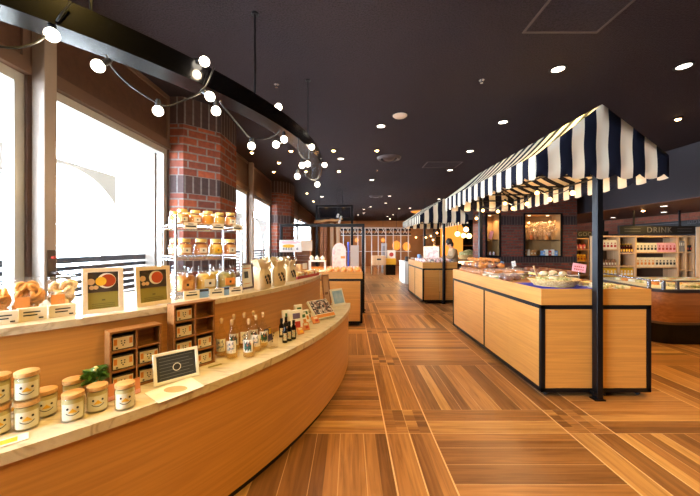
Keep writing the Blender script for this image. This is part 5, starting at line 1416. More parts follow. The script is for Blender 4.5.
for i, (x0, x1) in enumerate((N1, N2)):
    d = .42
    t = thing('display_niche', ['narrow lit display niche in the brick wall', 'wide lit display niche of dried flowers in the brick wall'][i], 'display niche', ((x0 + x1) / 2, Yb, 0))
    w = (x1 - x0) / 2
    for nm, q, m in (('back_board', (-w + .001, d, NZ0, w - .001, d + .02, NZ1), M_NICHE), ('side_board', (-w, .002, NZ0, -w + .015, d, NZ1), M_NICHE), ('side_board', (w - .015, .002, NZ0, w, d, NZ1), M_NICHE),
                     ('bottom_board', (-w + .015, .002, NZ0, w - .015, d, NZ0 + .02), M_BLACK), ('top_board', (-w + .015, .002, NZ1 - .02, w - .015, d, NZ1), M_NICHE)):
        b = B(); b.box(*q); b.out(nm, m, t)
    b = B()
    for q in ((-w - .02, -.02, NZ0 - .02, -w + .03, .0, NZ1 + .02), (w - .03, -.02, NZ0 - .02, w + .02, .0, NZ1 + .02), (-w + .03, -.02, NZ0 - .02, w - .03, 0, NZ0 + .01), (-w + .03, -.02, NZ1 - .01, w - .03, 0, NZ1 + .02)): b.box(*q)
    b.out('frame', M_BLACK, t)
    b = B(); b.box(-w + .016, .05, 1.655, w - .016, d - .01, 1.665); b.out('light_stop_shelf', M_BLACK, t)  # glass shelf turned opaque black so the lower niche stays dark
    for x in ((-w * .5, w * .5) if i else (0,)):
        b = B(); b.cyl(x, .2, NZ1 - .035, NZ1 - .02, .035, n=16); b.out('lamp', M_SPOTG if False else M_WARMW, t)
        L = bpy.data.lights.new('niche_light', 'SPOT'); L.energy = 22; L.color = (1, .72, .40); L.spot_size = 2.4; L.spot_blend = .8; L.shadow_soft_size = .03
        o = bpy.data.objects.new('niche_light', L); COL.objects.link(o); o.location = (t.location.x + x, Yb + .2, NZ1 - .06)
    xc = t.location.x
    if i:
        g = random.Random(77); tt = thing('dried_flowers', 'wide spray of pale dried flowers along the top of the wide niche', 'dried flowers', (xc, Yb + .22, 1.667))
        b = B()
        for k in range(46):
            x = g.uniform(-w * .74, w * .74); b.tube([(x, g.uniform(-.06, .06), .005), (x + g.uniform(-.03, .03), g.uniform(-.08, .08), .2), (x + g.uniform(-.05, .05), g.uniform(-.1, .1), g.uniform(.3, .46))], .004, 4)
        b.out('stem', M_PINE, tt)
        b = B()
        for k in range(170): b.ball((g.uniform(-w * .86, w * .86), g.uniform(-.13, .13), g.uniform(.22, .50)), g.uniform(.012, .026), n=6)
        b.out('blossom', blotch('dried_bloom', [(.3, '#a8763e'), (.5, '#d9b27c'), (.7, '#efdcb5')], 12), tt)
        for k, (x, m, lab) in enumerate(((-.72, M_ORANGEP, 'orange ornament pot under the dried flowers, window end'), (-.5, M_AMBER and plain('amber_pot', '#c9682a', .3), 'amber ornament pot second on the glass shelf'), (-.28, M_WALNUT, 'dark brown ornament pot in the middle of the glass shelf'), (.3, M_ORANGEP, 'orange ornament pot at the wall end of the glass shelf'))):
            tt = thing('ornament_pot', lab, 'pot', (xc + x * w, Yb + .09, 1.667), 0, 'ornaments in the wide niche')
            b = B(); b.lathe([(0, 0), (.03, 0), (.05, .05), (.045, .09), (.022, .12), (.026, .14), (0, .14)], 18); b.out('body', m, tt, 50)
        def ngoods(x0, n, m, lab, grp):
            for k in range(n):
                tt = thing('gift_box', lab, 'box', (xc + x0 + .085 * k, Yb + .13, NZ0 + .0215), 0, grp)
                b = B(); b.box(-.036, -.05, 0, .036, .05, .13 + .03 * (k % 2), bev=.003); b.out('box', m[k % len(m)], tt)
                b = B(); b.box(-.02, -.052, .04, .02, -.0502, .08); b.out('label', M_CREAM, tt)
        ngoods(-.42, 4, [M_TAN, M_CREAM, M_JAM], 'tan gift box on the floor of the wide niche', 'tan gift boxes in the wide niche')
        ngoods(.08, 5, [M_BLUEP, M_WHITE, M_REDP, M_WHITE], 'blue, white or red gift box on the floor of the wide niche', 'coloured gift boxes in the wide niche')
    else:
        for k in range(6):
            tt = thing('gift_pouch', 'pale pouch lined up on the floor of the narrow niche', 'pouch', (xc - w * .62 + w * 1.24 * k / 5 , Yb + .12 + .11 * (k % 2), NZ0 + .0215), 0, 'pouches in the narrow niche')
            b = B(); b.ball((0, 0, .058), .05, .5, .5, 1, 12, lump=.08, seed=k); b.out('pouch', M_WHITE, tt, 60)
            b = B(); b.box(-.012, -.029, .035, .012, -.022, .065); b.out('label', M_PINKP, tt)
        tt = thing('paper_fan', 'pink and white paper fan upright on the narrow niche shelf', 'fan', (xc, Yb + .2, 1.667))
        b = B(); b.box(-.05, 0, .03, .05, .008, .25, M=T(ry=.25)); b.out('fan', M_PINKP, tt)

# ================================================================== shelving along the far right
def shelving(name, label, x0, x1, Y, d, top, cols, levels, back=True):
    t = thing(name, label, 'shelf unit', (0, 0, 0))
    w = .035
    for x in cols: b = B(); b.box(x - w / 2, Y, 0, x + w / 2, Y + d, top); b.out('upright', M_PINE, t)
    b = B(); b.box(x0, Y - .01, top, x1, Y + d, top + .04); b.out('top_board', M_PINE, t)
    for (xa, xb, zs) in levels:
        for z in zs: b = B(); b.box(xa + w / 2, Y + .004, z - .03, xb - w / 2, Y + d, z); b.out('shelf', M_PINE, t)
    b = B(); b.box(x0, Y + d, 0, x1, Y + d + .015, top + .04); b.out('back_board', plain('shelf_back', '#5d4433', .6), t)
    return t
Yd = 8.0
cx = [px2x(602, Yd), px2x(619.5, Yd), px2x(636, Yd), px2x(678.5, Yd), px2x(686.5, Yd), px2x(694.5, Yd)]
Zl = [.42, .70, .98, 1.35]
shelving('drink_shelf', 'pine shelving under the sign with drink lettering', cx[0] - .02, cx[-1] + .02, Yd, .38, 1.72, cx,
         [(cx[0], cx[1], [.42, .72, 1.0, 1.42]), (cx[1], cx[2], [.42, .72, 1.0, 1.33]), (cx[2], cx[3], Zl), (cx[3], cx[4], [.5, .9, 1.36]), (cx[4], cx[5], [.5, .9, 1.36])])
t = thing('drink_sign', 'black sign board lettered DRINK above the pine shelving', 'sign', ((px2x(619.5, 7.95) + px2x(696, 7.95)) / 2, 7.96, 1.895))
hw = (px2x(696, 7.95) - px2x(619.5, 7.95)) / 2
b = B(); b.box(-hw, 0, -.105, hw, .03, .105, bev=.003); b.out('board', plain('sign_black', '#121013', .5), t)
M_SIGNG = plain('sign_grey', '#5f5c5e', .6)
text_mesh('lettering', 'DRINK', .19, M_SIGNG, t, (.05, -.004, .0), (PI / 2, 0, 0))
for x0, x1 in ((-hw * .86, -.42), (.5, hw * .9)):
    for z in (-.035, .03): b = B(); b.box(x0, -.004, z, x1, 0, z + .012); b.out('rule', M_SIGNG, t)
for x in (-hw * .6, hw * .6): b = B(); b.box(x - .02, .01, .105, x + .02, .03, .49); b.out('hanger', M_BLACK, t)
# goods on the drink shelf
def carton(m, m2):
    t = thing('drink_carton', '', 'carton')
    b = B(); b.box(-.042, -.03, 0, .042, .03, .19, bev=.003); b.prism([(-.03, .19), (.03, .19), (0, .23)], -.041, .041, M=Matrix(((0, 0, 1, 0), (1, 0, 0, 0), (0, 1, 0, 0), (0, 0, 0, 1)))); b.out('carton', m, t)
    b = B(); b.box(-.028, -.0315, .05, .028, -.0302, .11); b.box(-.014, -.0315, .13, .014, -.0302, .165); b.out('print', m2, t)
    return t
def rowof(proto, xa, xb, z, n, lab, grp, rows=1, dy=.09, Y=Yd):
    P = [(xa + (xb - xa) * (k + .5) / n, Y + .06 + dy * r, z + E) for r in range(rows) for k in range(n)]
    first = True
    for p in P:
        if first: proto.location = p; proto['label'] = lab; proto['group'] = grp; first = False
        else: dup(proto, p, 0, lab, grp)
rowof(carton(M_CREAM, M_INK), cx[2] + .03, cx[2] + .56, 1.35, 6, 'cream carton with a dark print on the upper drink shelf', 'cream cartons, upper shelf', 2)
rowof(carton(M_PINKP, M_REDP), cx[2] + .57, cx[3] - .03, 1.35, 5, 'pink carton with a red print on the upper drink shelf', 'pink cartons, upper shelf', 2)
rowof(carton(M_CREAM, M_ORANGEP), cx[2] + .03, cx[2] + .5, .98, 5, 'cream carton with an orange print on the second drink shelf', 'cream cartons, second shelf', 2)
rowof(carton(M_CREAM, M_INK), cx[2] + .51, cx[3] - .03, .98, 6, 'cream carton with dark diagonal print on the second drink shelf', 'dark-printed cartons, second shelf', 2)
rowof(carton(M_YELLOW, M_WHITE), cx[0] + .04, cx[1] - .04, .72, 4, 'yellow carton low on the pine shelving by the post', 'yellow cartons', 1)
rowof(carton(M_YELLOW, M_WHITE), cx[1] + .04, cx[2] - .04, .72, 4, 'yellow carton low in the second bay from the post', 'yellow cartons, second bay', 1)
rowof(carton(M_CREAM, M_REDP), cx[0] + .04, cx[1] - .04, 1.42, 4, 'cream carton with a red print in the bay beside the post', 'red-printed cartons by the post', 1)
t = thing('wine_bottle', '', 'bottle')
b = B(); b.lathe([(0, 0), (.03, 0), (.03, .12), (.012, .17), (.012, .21), (0, .21)], 14); b.out('body', plain('dark_red_glass', '#3b100c', .15), t, 40)
b = B(); b.lathe([(0, .2), (.014, .2), (.014, .225), (0, .225)], 12); b.out('cap', M_YELLOW, t, 40)
b = B(); b.box(-.02, -.032, .03, .02, -.0295, .09); b.out('label', M_YELLOW, t)
rowof(t, cx[1] + .04, cx[2] - .04, 1.33, 5, 'dark red bottle with a yellow label in the second bay of the pine shelving', 'dark red bottles', 2)
t = thing('brown_bottle', '', 'bottle')
b = B(); b.lathe([(0, 0), (.028, 0), (.028, .1), (.012, .14), (.012, .17), (0, .17)], 14); b.out('body', M_WALNUT, t, 40)
b = B(); b.box(-.018, -.03, .03, .018, -.0275, .08); b.out('label', M_CREAM, t)
rowof(t, cx[0] + .04, cx[1] - .04, 1.0, 5, 'brown bottle on the middle shelf of the bay beside the post', 'brown bottles by the post', 2)
t = thing('grey_binder', '', 'binder')
b = B(); b.box(-.022, -.1, 0, .022, .1, .27, bev=.003); b.out('cover', plain('grey_cloth', '#8d8684', .6), t)
b = B(); b.box(-.012, -.1012, .15, .012, -.1002, .22); b.out('label', M_WHITE, t)
rowof(t, cx[3] + .025, cx[4] - .025, 1.36, 3, 'grey binder standing in the narrow bay at the wall end of the shelving', 'grey binders', 1, Y=Yd + .06)
t = thing('dark_tin', '', 'tin')
b = B(); b.cyl(0, 0, 0, .16, .035, n=16); b.out('tin', M_BLACK, t, 40)
b = B(); b.box(-.02, -.037, .05, .02, -.034, .1); b.out('label', M_REDP, t)
rowof(t, cx[4] + .025, cx[5] - .025, 1.36, 2, 'black tin with a red label in the last narrow bay of the shelving', 'black tins', 1)
# further sign running along the wall
t = thing('kids_sign', 'black sign board lettered KIDS high along the side wall', 'sign', (8.97, 9.3, 2.08))
b = B(); b.box(-.03, -1.22, -.1, 0, 1.4, .105, bev=.003); b.out('board', MATS['sign_black'], t)
text_mesh('lettering', 'KIDS', .13, M_SIGNG, t, (-.034, -.98, .045), (PI / 2, 0, -PI / 2))
b = B(); b.box(-.034, -.6, .04, -.03, 1.2, .055); b.out('rule', M_SIGNG, t)
# pale shelf at the picture edge
t = thing('white_shelf', 'pale wooden shelf unit against the wall at the end of the drink shelving', 'shelf unit', (8.63, 7.86, 0))
for x in (-.0, .40): b = B(); b.box(x - .02, 0, 0, x + .02, .1, 1.93); b.out('upright', M_PINE, t)
b = B(); b.box(-.02, -.005, 1.93, .42, .1, 1.97); b.out('top_board', M_PINE, t)
for z in (.4, .8, 1.2, 1.58): b = B(); b.box(.02, .004, z - .03, .38, .1, z); b.out('shelf', M_PINE, t)
b = B(); b.box(-.02, .1, 0, .42, .112, 1.97); b.out('back_board', M_WHITE, t)
# goods shelf seen past the brick wall
Yg = 11.0
gx = (7.55, 8.2, 8.85)
shelving('goods_shelf', 'pine shelf of pink jars under the sign lettered GOODS', gx[0] - .02, gx[2] + .02, Yg, .36, 1.74, gx, [(gx[0], gx[1], [.5, .98, 1.38]), (gx[1], gx[2], [.5, .98, 1.38])])
t = thing('goods_sign', 'black sign board lettered GOODS past the end of the brick wall', 'sign', (8.2, Yg - .04, 1.9))
b = B(); b.box(-.66, 0, -.105, .66, .03, .105, bev=.003); b.out('board', MATS['sign_black'], t)
text_mesh('lettering', 'GOODS', .19, M_SIGNG, t, (-.02, -.004, 0), (PI / 2, 0, 0))
for x in (-.5, .5): b = B(); b.box(x - .02, .01, .105, x + .02, .03, .49); b.out('hanger', M_BLACK, t)
def pinkjar(m):
    t = thing('pink_jar', '', 'jar')
    b = B(); b.lathe([(0, 0), (.05, 0), (.055, .01), (.055, .13), (.04, .16), (0, .16)], 18); b.out('body', m, t, 40)
    b = B(); b.lathe([(0, .16), (.045, .16), (.045, .19), (0, .19)], 18); b.out('lid', M_REDP, t, 40)
    b = B(); b.box(-.025, -.058, .04, .025, -.053, .1); b.out('label', M_WHITE, t)
    return t
rowof(pinkjar(plain('rose_jar', '#d9707a', .35)), gx[0] + .06, gx[1] - .06, 1.38, 4, 'red-lidded pink jar on the upper shelf under the goods lettering', 'pink jars, upper shelf', 1, Y=Yg)
rowof(pinkjar(MATS['rose_jar']), gx[1] + .06, gx[2] - .06, 1.38, 4, 'red-lidded pink jar on the upper goods shelf nearer the wall', 'pink jars near the wall', 1, Y=Yg)
rowof(carton(M_YELLOW, M_REDP), gx[0] + .06, gx[1] - .06, .98, 5, 'yellow carton on the lower goods shelf', 'yellow cartons on the goods shelf', 1, Y=Yg)
spot('shelf_lamp', (8.2, Yg - .6, 2.35), 45, WARM, 100, tgt=(8.2, Yg + .2, 1.2))
spot('shelf_lamp', (7.6, Yd - .8, 2.35), 42, WARM2, 110, tgt=(7.6, Yd + .3, 1.1))
spot('shelf_lamp', (6.7, Yd - .8, 2.35), 24, WARM2, 110, tgt=(6.7, Yd + .3, 1.1))

# ================================================================== open freezer island
def freezer_poly(o=0):
    q = [(8.3, 4.85 + o)]
    for k in range(7):
        a = -PI / 2 - k * (1.30) / 6; q.append((4.98 + (.28 - o) * math.cos(a), 5.13 + (.28 - o) * math.sin(a)))
    q += [(5.02 + o, 6.45), (5.2 + o, 6.75 - o), (5.5, 6.85 - o), (8.3, 6.85 - o)]
    return q
t = thing('freezer_island', 'large wood-sided open freezer island with rounded corner and black base', 'freezer')
b = B(); b.prism(freezer_poly(.03), .0, .30); b.out('base', M_BEAM, t)
b = B(); b.prism(freezer_poly(.0), .30, .335); b.out('lower_trim', M_BRONZE, t)
b = B(); b.prism(freezer_poly(.012), .335, .79); b.out('body', M_CASEW, t, 25)
b = B(); b.prism(freezer_poly(-.012), .79, .835); b.out('rim', plain('freezer_rim', '#403836', .35, .3), t)
b = B(); b.prism(freezer_poly(.06), .835, .84); b.out('bed', M_WHITE, t)
P = freezer_poly(.02); P2 = P[:-3]
b = B()
for (p, q) in zip(P2, P2[1:]):
    b.bm.faces.new([b.bm.verts.new(v) for v in ((p[0], p[1], .835), (q[0], q[1], .835), (q[0], q[1], .955), (p[0], p[1], .955))])
bmesh.ops.remove_doubles(b.bm, verts=b.bm.verts, dist=.001); gd = b.out('glass_guard', M_CLEAR, t); md = gd.modifiers.new('thickness', 'SOLIDIFY'); md.thickness = .006
b = B(); b.tube([(x, y, .96) for x, y in P2], .014, 8); b.out('guard_rail', M_STEEL, t, 60)
for i in (1, 4, 7): 
    b = B(); b.box(P[i][0] - .018, P[i][1] - .018, .835, P[i][0] + .018, P[i][1] + .018, .975); b.out('bracket', M_STEEL, t)
b = B(); b.box(5.35, 4.872, .10, 5.45, 4.878, .14); b.out('badge', M_BLUEP, t)
for x0 in (5.5, 6.3, 7.1): b = B(); b.box(x0, 4.872, .05, x0 + .5, 4.879, .26); b.out('base_grille', plain('grille_grey', '#242122', .4), t)
def fpack(m): 
    t = thing('frozen_pack', '', 'frozen pack')
    b = B(); b.box(-.09, -.06, 0, .09, .06, .05, bev=.012, seg=2); b.out('pack', m, t, 50)
    b = B(); b.box(-.05, -.03, .0502, .05, .03, .0512); b.out('label', M_CREAM, t)
    return t
fm = [M_SANDW, M_SALAD, M_WHITE, M_ORANGEP]
fl = ['sandwich-coloured frozen pack in the open freezer island', 'green salad-coloured pack in the open freezer island', 'white frozen pack in the open freezer island', 'orange frozen pack in the open freezer island']
for i, m in enumerate(fm):
    pr = fpack(m)
    P = [(5.28 + .22 * ((k * 4 + i) % 9), 5.02 + .15 * ((k * 4 + i) // 9), .8405) for k in range(20)]
    for k, p in enumerate(P):
        if k == 0: pr.location = p; pr['label'] = fl[i]; pr['group'] = 'frozen packs ' + str(i)
        else: dup(pr, p, 0, fl[i])
t = thing('clear_hood', 'low clear plastic hood standing on the freezer rim towards the wall', 'hood', (7.6, 5.6, .8405))
b = B(); n = 12
pr = [(-.35, 0)] + [(.35 * math.cos(a), .1 + .22 * math.sin(a)) for a in [PI - k * PI / n for k in range(n + 1)]] + [(.35, 0)]
for (p, q) in zip(pr, pr[1:]): b.bm.faces.new([b.bm.verts.new(v) for v in ((p[0], -.3, p[1]), (q[0], -.3, q[1]), (q[0], .3, q[1]), (p[0], .3, p[1]))])
bmesh.ops.remove_doubles(b.bm, verts=b.bm.verts, dist=.001); h = b.out('hood', glassy('hood_plastic', (.9, .9, .92), .1, .05, .25, (.8, .8, .82)), t, 40); h.modifiers.new('thickness', 'SOLIDIFY').thickness = .006
spot('freezer_lamp', (5.8, 5.2, 3.3), 140 * LP, WARM2, 100)

# ================================================================== beyond the stalls
# person by the farther stall
def person(x, y, rz):
    t = thing('person', 'dark-haired person in a beige jacket bending over the farther striped stall', 'person', (x, y, 0), rz)
    def skin(name, verts, edges, rad, mat, par, sub=2):
        me = bpy.data.meshes.new(name); me.from_pydata(verts, edges, []); o = bpy.data.objects.new(name, me); COL.objects.link(o)
        o.modifiers.new('skin', 'SKIN'); o.modifiers.new('sub', 'SUBSURF').levels = sub; o.modifiers['sub'].render_levels = sub
        for i, r in enumerate(rad):
            me.skin_vertices[0].data[i].radius = (r, r) if not isinstance(r, tuple) else r
        me.skin_vertices[0].data[0].use_root = True
        me.materials.append(mat); o.parent = par
        dg = bpy.context.evaluated_depsgraph_get(); bpy.context.view_layer.update()
        m2 = bpy.data.meshes.new_from_object(o.evaluated_get(dg)); m2.name = name
        o.modifiers.clear(); o.data = m2
        m2.polygons.foreach_set('use_smooth', [True] * len(m2.polygons))
        return o
    # local: faces -Y
    V_ = [(0, 0, .93), (0, -.01, 1.08), (0, -.05, 1.25), (0, -.09, 1.38), (0, -.12, 1.45), (0, -.15, 1.52),            # 0-5 pelvis to head base
          (.09, 0, .88), (.10, -.01, .50), (.10, .02, .09), (.10, -.10, .04), (-.09, 0, .88), (-.10, .01, .50), (-.10, .04, .09), (-.10, -.08, .04),   # legs
          (.17, -.08, 1.37), (.22, -.13, 1.14), (.18, -.34, 1.14), (.17, -.41, 1.13), (-.17, -.08, 1.37), (-.22, -.13, 1.14), (-.18, -.34, 1.14), (-.17, -.41, 1.14),
          (0, -.19, 1.58), (0, -.20, 1.65)]
    E_ = [(0, 1), (1, 2), (2, 3), (3, 4), (4, 5), (0, 6), (6, 7), (7, 8), (8, 9), (0, 10), (10, 11), (11, 12), (12, 13), (3, 14), (14, 15), (15, 16), (16, 17), (3, 18), (18, 19), (19, 20), (20, 21), (5, 22), (22, 23)]
    R_ = [(.15, .11), (.13, .1), (.15, .11), (.13, .1), .055, .06, .085, .06, .04, .035, .085, .06, .04, .035, .06, .045, .033, .028, .06, .045, .033, .028, .085, .07]
    M_SKIN = plain('skin', '#c9946f', .5)
    skin('body', V_, E_, R_, M_SKIN, t)
    sv = [V_[i] for i in (0, 1, 2, 3)] + [V_[i] for i in (14, 15, 16, 18, 19, 20)]
    skin('jacket', sv, [(0, 1), (1, 2), (2, 3), (3, 4), (4, 5), (5, 6), (3, 7), (7, 8), (8, 9)], [(.175, .135), (.16, .125), (.18, .135), (.15, .115), .08, .062, .048, .08, .062, .048], plain('beige_jacket', '#9a8262', .8, noise=.15, scale=12), t)
    lv = [V_[i] for i in (0, 6, 7, 8, 10, 11, 12)]
    skin('trousers', lv, [(0, 1), (1, 2), (2, 3), (0, 4), (4, 5), (5, 6)], [(.16, .12), .1, .075, .06, .1, .075, .06], plain('dark_trousers', '#2b2a30', .8), t)
    b = B(); b.ball((0, -.185, 1.635), .105, .9, 1.02, 1.12, 18, lump=.03, seed=3); b.ball((0, -.11, 1.55), .085, .95, .8, 1.1, 14); b.out('hair', plain('dark_hair', '#17100f', .5), t, 60)
    for s in (-1, 1): b = B(); b.ball((s * .035, -.268, 1.60), .012, n=8); b.out('eye', M_INK, t, 60)
    b = B(); b.ball((0, -.262, 1.57), .05, .9, .5, 1.2, 14); b.ball((0, -.292, 1.565), .013, .8, 1, 1.4, 8); b.out('face', M_SKIN, t, 60)
    for s in (-1, 1):                                        # hands: a palm, four fingers and a thumb
        b = B(); c = Vector((s * .17, -.43, 1.13 + (.01 if s < 0 else 0)))
        b.ball(c, .038, .95, 1.1, .45, 12)
        for k in range(4): b.tube([c + Vector((-.026 + .0175 * k, -.02, 0)), c + Vector((-.028 + .018 * k, -.065 - .008 * (k in (1, 2)), -.004)), c + Vector((-.028 + .018 * k, -.085 - .01 * (k in (1, 2)), -.02))], [.009, .008, .006], 6)
        b.tube([c + Vector((-s * .03, .0, 0)), c + Vector((-s * .055, -.03, -.004)), c + Vector((-s * .05, -.055, -.012))], [.01, .009, .007], 6); b.out('hand', M_SKIN, t, 60)
    for s in (-1, 1): b = B(); b.box(s * .10 - .045, -.17, 0, s * .10 + .045, .09, .075, bev=.03, seg=3); b.out('shoe', M_BLACK, t, 50)
    return t
person(3.32, 10.12, -PI / 2)
# globe pendants
pg = None
for px, py, Y, lab in ((457.5, 234, 9.3, 'white glass globe pendant lowest beside the person'), (466, 229.5, 9.6, 'white glass globe pendant at the top of the trio of globes'), (469, 236, 9.3, 'white glass globe pendant at the lower end of the trio'), (463.5, 235.5, 9.7, 'white glass globe pendant in the middle of the trio'), (476, 218, 9.6, 'white glass globe pendant hanging higher than the trio')):
    p = at(px, py, Y)
    if pg is None:
        t = thing('globe_pendant', lab, 'pendant lamp', p, 0, 'white globe pendants'); pg = t
        b = B(); b.ball((0, 0, 0), .075, n=20); b.out('globe', M_BULBW, t, 60)
        b = B(); b.cyl(0, 0, .07, .11, .02, n=12); b.tube([(0, 0, .1), (0, 0, CEILZ - p.z - .002)], .004, 6); b.out('cord', M_BLACK, t, 40)
    else:
        t = dup(pg, p, 0, lab); 
        for ch in t.children:
            if ch.name.startswith('cord'): ch.scale.z = (CEILZ - p.z - .002) / (CEILZ - pg.location.z - .002)
# large amber disc lamp and lit drum
p = at(425, 211.5, 12.0)
t = thing('disc_pendant', 'large flat amber disc lamp hanging above the farther striped awning', 'pendant lamp', p)
b = B(); b.lathe([(0, -.04), (.45, -.035), (.52, 0), (.5, .02), (0, .05)], 40); b.out('diffuser', M_AMBER, t, 40)
b = B(); b.lathe([(.52, -.005), (.545, .0), (.53, .03), (.5, .03)], 40); b.out('rim', M_SOFFIT, t, 40)
b = B(); b.tube([(0, 0, .04), (0, 0, CEILZ - p.z - .002)], .012, 8); b.out('stem', M_BLACK, t, 40)
t = thing('amber_kiosk', 'tall amber drum lantern with lamplight put in as its own glow, behind the person', 'kiosk', (4.0, 12.6, 0))
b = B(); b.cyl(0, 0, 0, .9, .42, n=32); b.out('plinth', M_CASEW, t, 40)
b = B(); b.lathe([(.40, .9), (.42, 1.0), (.42, 2.2), (.36, 2.35), (.0, 2.36)], 32); b.out('glow_shell', M_AMBER, t, 40)  # kiosk wall is no lamp; its glow stands in for lamplight
# serving counter with salad board
t = thing('serving_counter', 'dark serving counter with a bright strip light under its top behind the person', 'counter', (4.35, 11.0, 0))
b = B(); b.box(-.75, 0, 0, .75, .7, .86); b.out('body', M_CASEW, t)
b = B(); b.box(-.75, -.02, .86, .75, .0, .98); b.out('light_strip', M_WARMW, t)
b = B(); b.box(-.8, -.03, .98, .8, .72, 1.03); b.out('top', M_WALNUT, t)
t = thing('food_basket', 'wide tan basket of salad on the serving counter', 'basket', (4.15, 11.3, 1.031))
b = B(); b.lathe([(0, 0), (.25, 0), (.36, .16), (.34, .16), (.24, .02), (0, .02)], 28); b.out('basket', M_WICK, t, 40)
b = B(); b.ball((0, 0, .19), .28, 1, .9, .5, 20, lump=.1, seed=3); b.out('salad', M_SALAD, t, 60)
t = thing('white_bottle', 'white bottle standing on the serving counter beside the basket', 'bottle', (4.62, 11.15, 1.031))
b = B(); b.lathe([(0, 0), (.05, 0), (.055, .01), (.055, .32), (.03, .4), (.03, .5), (0, .5)], 18); b.out('body', M_WHITE, t, 40)
b = B(); b.lathe([(0, .5), (.033, .5), (.033, .54), (0, .54)], 16); b.out('cap', M_BLUEP, t, 40)
# dark wall cabinet behind
t = thing('dark_cabinet', 'tall dark shelf cabinet far behind the serving counter', 'cabinet', (4.6, 13.4, 0))
b = B(); b.box(-1.0, 0, 0, 1.0, .5, 2.6); b.out('carcass', M_BEAM, t)
for z in (1.1, 1.5, 1.9): b = B(); b.box(-.98, -.03, z, .98, 0, z + .03); b.out('shelf', M_WALNUT, t)
# white counter in the aisle
t = thing('white_counter', 'tall white counter in the aisle just past the farther striped stall', 'counter', (2.32, 12.6, 0))
b = B(); b.box(-.17, 0, 0, .75, .06, .84); b.out('side_panel', M_WHITE, t)
b = B(); b.box(-.17, .06, 0, -.11, 1.3, .84); b.out('end_panel', M_WHITE, t)
b = B(); b.box(-.2, -.02, .84, .78, 1.32, .88, bev=.004); b.out('top', M_WHITE, t)
for k, (x, m, h, lab) in enumerate(((-.05, M_INK, .2, 'dark mug-shaped pot on the white counter'), (.18, M_CREAM, .16, 'cream pot on the white counter'), (.45, M_BLUEP, .28, 'pale blue canister on the white counter'))):
    o = thing('counter_pot', lab, 'pot', (2.32 + x, 12.8, .881), 0, 'pots on the white counter')
    b = B(); b.lathe([(0, 0), (.06, 0), (.07, .02), (.07, h), (.06, h), (.055, h - .02), (0, h - .02)], 18); b.out('body', m, o, 40)
    b = B(); b.tube([(.068, 0, h * .8), (.11, 0, h * .7), (.11, 0, h * .35), (.068, 0, h * .25)], .01, 6); b.out('handle', m, o, 60)
# white timber pergola in the distance
t = thing('pergola', 'white timber pergola with zigzag trusses at the far end of the hall', 'pergola', (0, 17.0, 0))
M_PERG = plain('white_timber', '#cdbfae', .6)
xs = [-.35, .05, .42, .8, 1.15, 1.5, 1.9, 2.3, 2.7, 3.1]
for x in xs: b = B(); b.box(x - .022, -.02, 0, x + .022, .02, 2.44); b.out('post', M_PERG, t)
for z, w in ((2.44, .04), (2.05, .03), (1.2, .03)): b = B(); b.box(-.5, -.03, z, 3.25, .03, z + w); b.out('rail', M_PERG, t)
b = B(); b.box(-.5, .1, 2.32, 3.25, .14, 2.42); b.box(-.5, .1, 2.10, 3.25, .14, 2.18); b.out('dark_rail', M_BLACK, t)
for k in range(len(xs) * 2 - 1):
    x = -.4 + .19 * k; b = B(); b.box(-.012, -.025, 0, .012, .025, .33, M=T(x, 0, 2.16, ry=.55 if k % 2 else -.55)); b.out('strut', M_PERG, t)
def far_box(name, label, cat, x0, x1, Y, z0, z1, d, mat, legs=None, extra=None):
    t = thing(name, label, cat, ((x0 + x1) / 2, Y, 0)); w = (x1 - x0) / 2
    b = B(); b.box(-w, 0, z0, w, d, z1, bev=.004); b.out('box', mat, t)
    if legs:
        for sx in (-1, 1):
            for yy in (.03, d - .03): b = B(); b.box(sx * (w - .04) - .02, yy - .02, 0, sx * (w - .04) + .02, yy + .02, z0); b.out('leg', legs, t)
    if extra: b = B(); b.box(-w * extra[0], -.004, extra[1], w * extra[0], 0, extra[2]); b.out('front_panel', extra[3], t)
    return t
far_box('display_crate', 'pale wooden crate on legs before the far pergola', 'crate', 1.13, 1.82, 16.3, .52, 1.0, .5, M_PINE, M_WALNUT, (.3, .78, .86, M_INK))
far_box('yellow_box', 'bright yellow box on a dark base at the far end of the aisle', 'box', 1.83, 2.36, 16.45, .54, .86, .4, M_YELLOW, None)
far_box('display_plinth', 'dark plinth under the yellow box at the far end of the aisle', 'plinth', 1.85, 2.34, 16.47, 0, .538, .36, M_BEAM)
t = thing('poster_stand', 'white poster with a red disc standing on the yellow box', 'poster', (2.14, 16.55, .861))
b = B(); b.box(-.21, 0, 0, .21, .02, .42); b.out('board', M_WHITE, t)
b = B(); b.cyl(0, 0, 0, .004, .11, n=24, M=T(0, 0, .2, rx=PI / 2)); b.out('disc', M_REDP, t)
b = B(); b.box(-.15, .02, 0, .15, .15, .012); b.out('foot', M_WHITE, t)
far_box('grey_cupboard', 'slim grey cupboard behind the crate in the pergola', 'cupboard', 1.78, 2.06, 17.8, 0, 1.65, .4, MATS['grey_board'], None, (.8, .2, 1.5, MATS['grey_cloth']))
bl = None
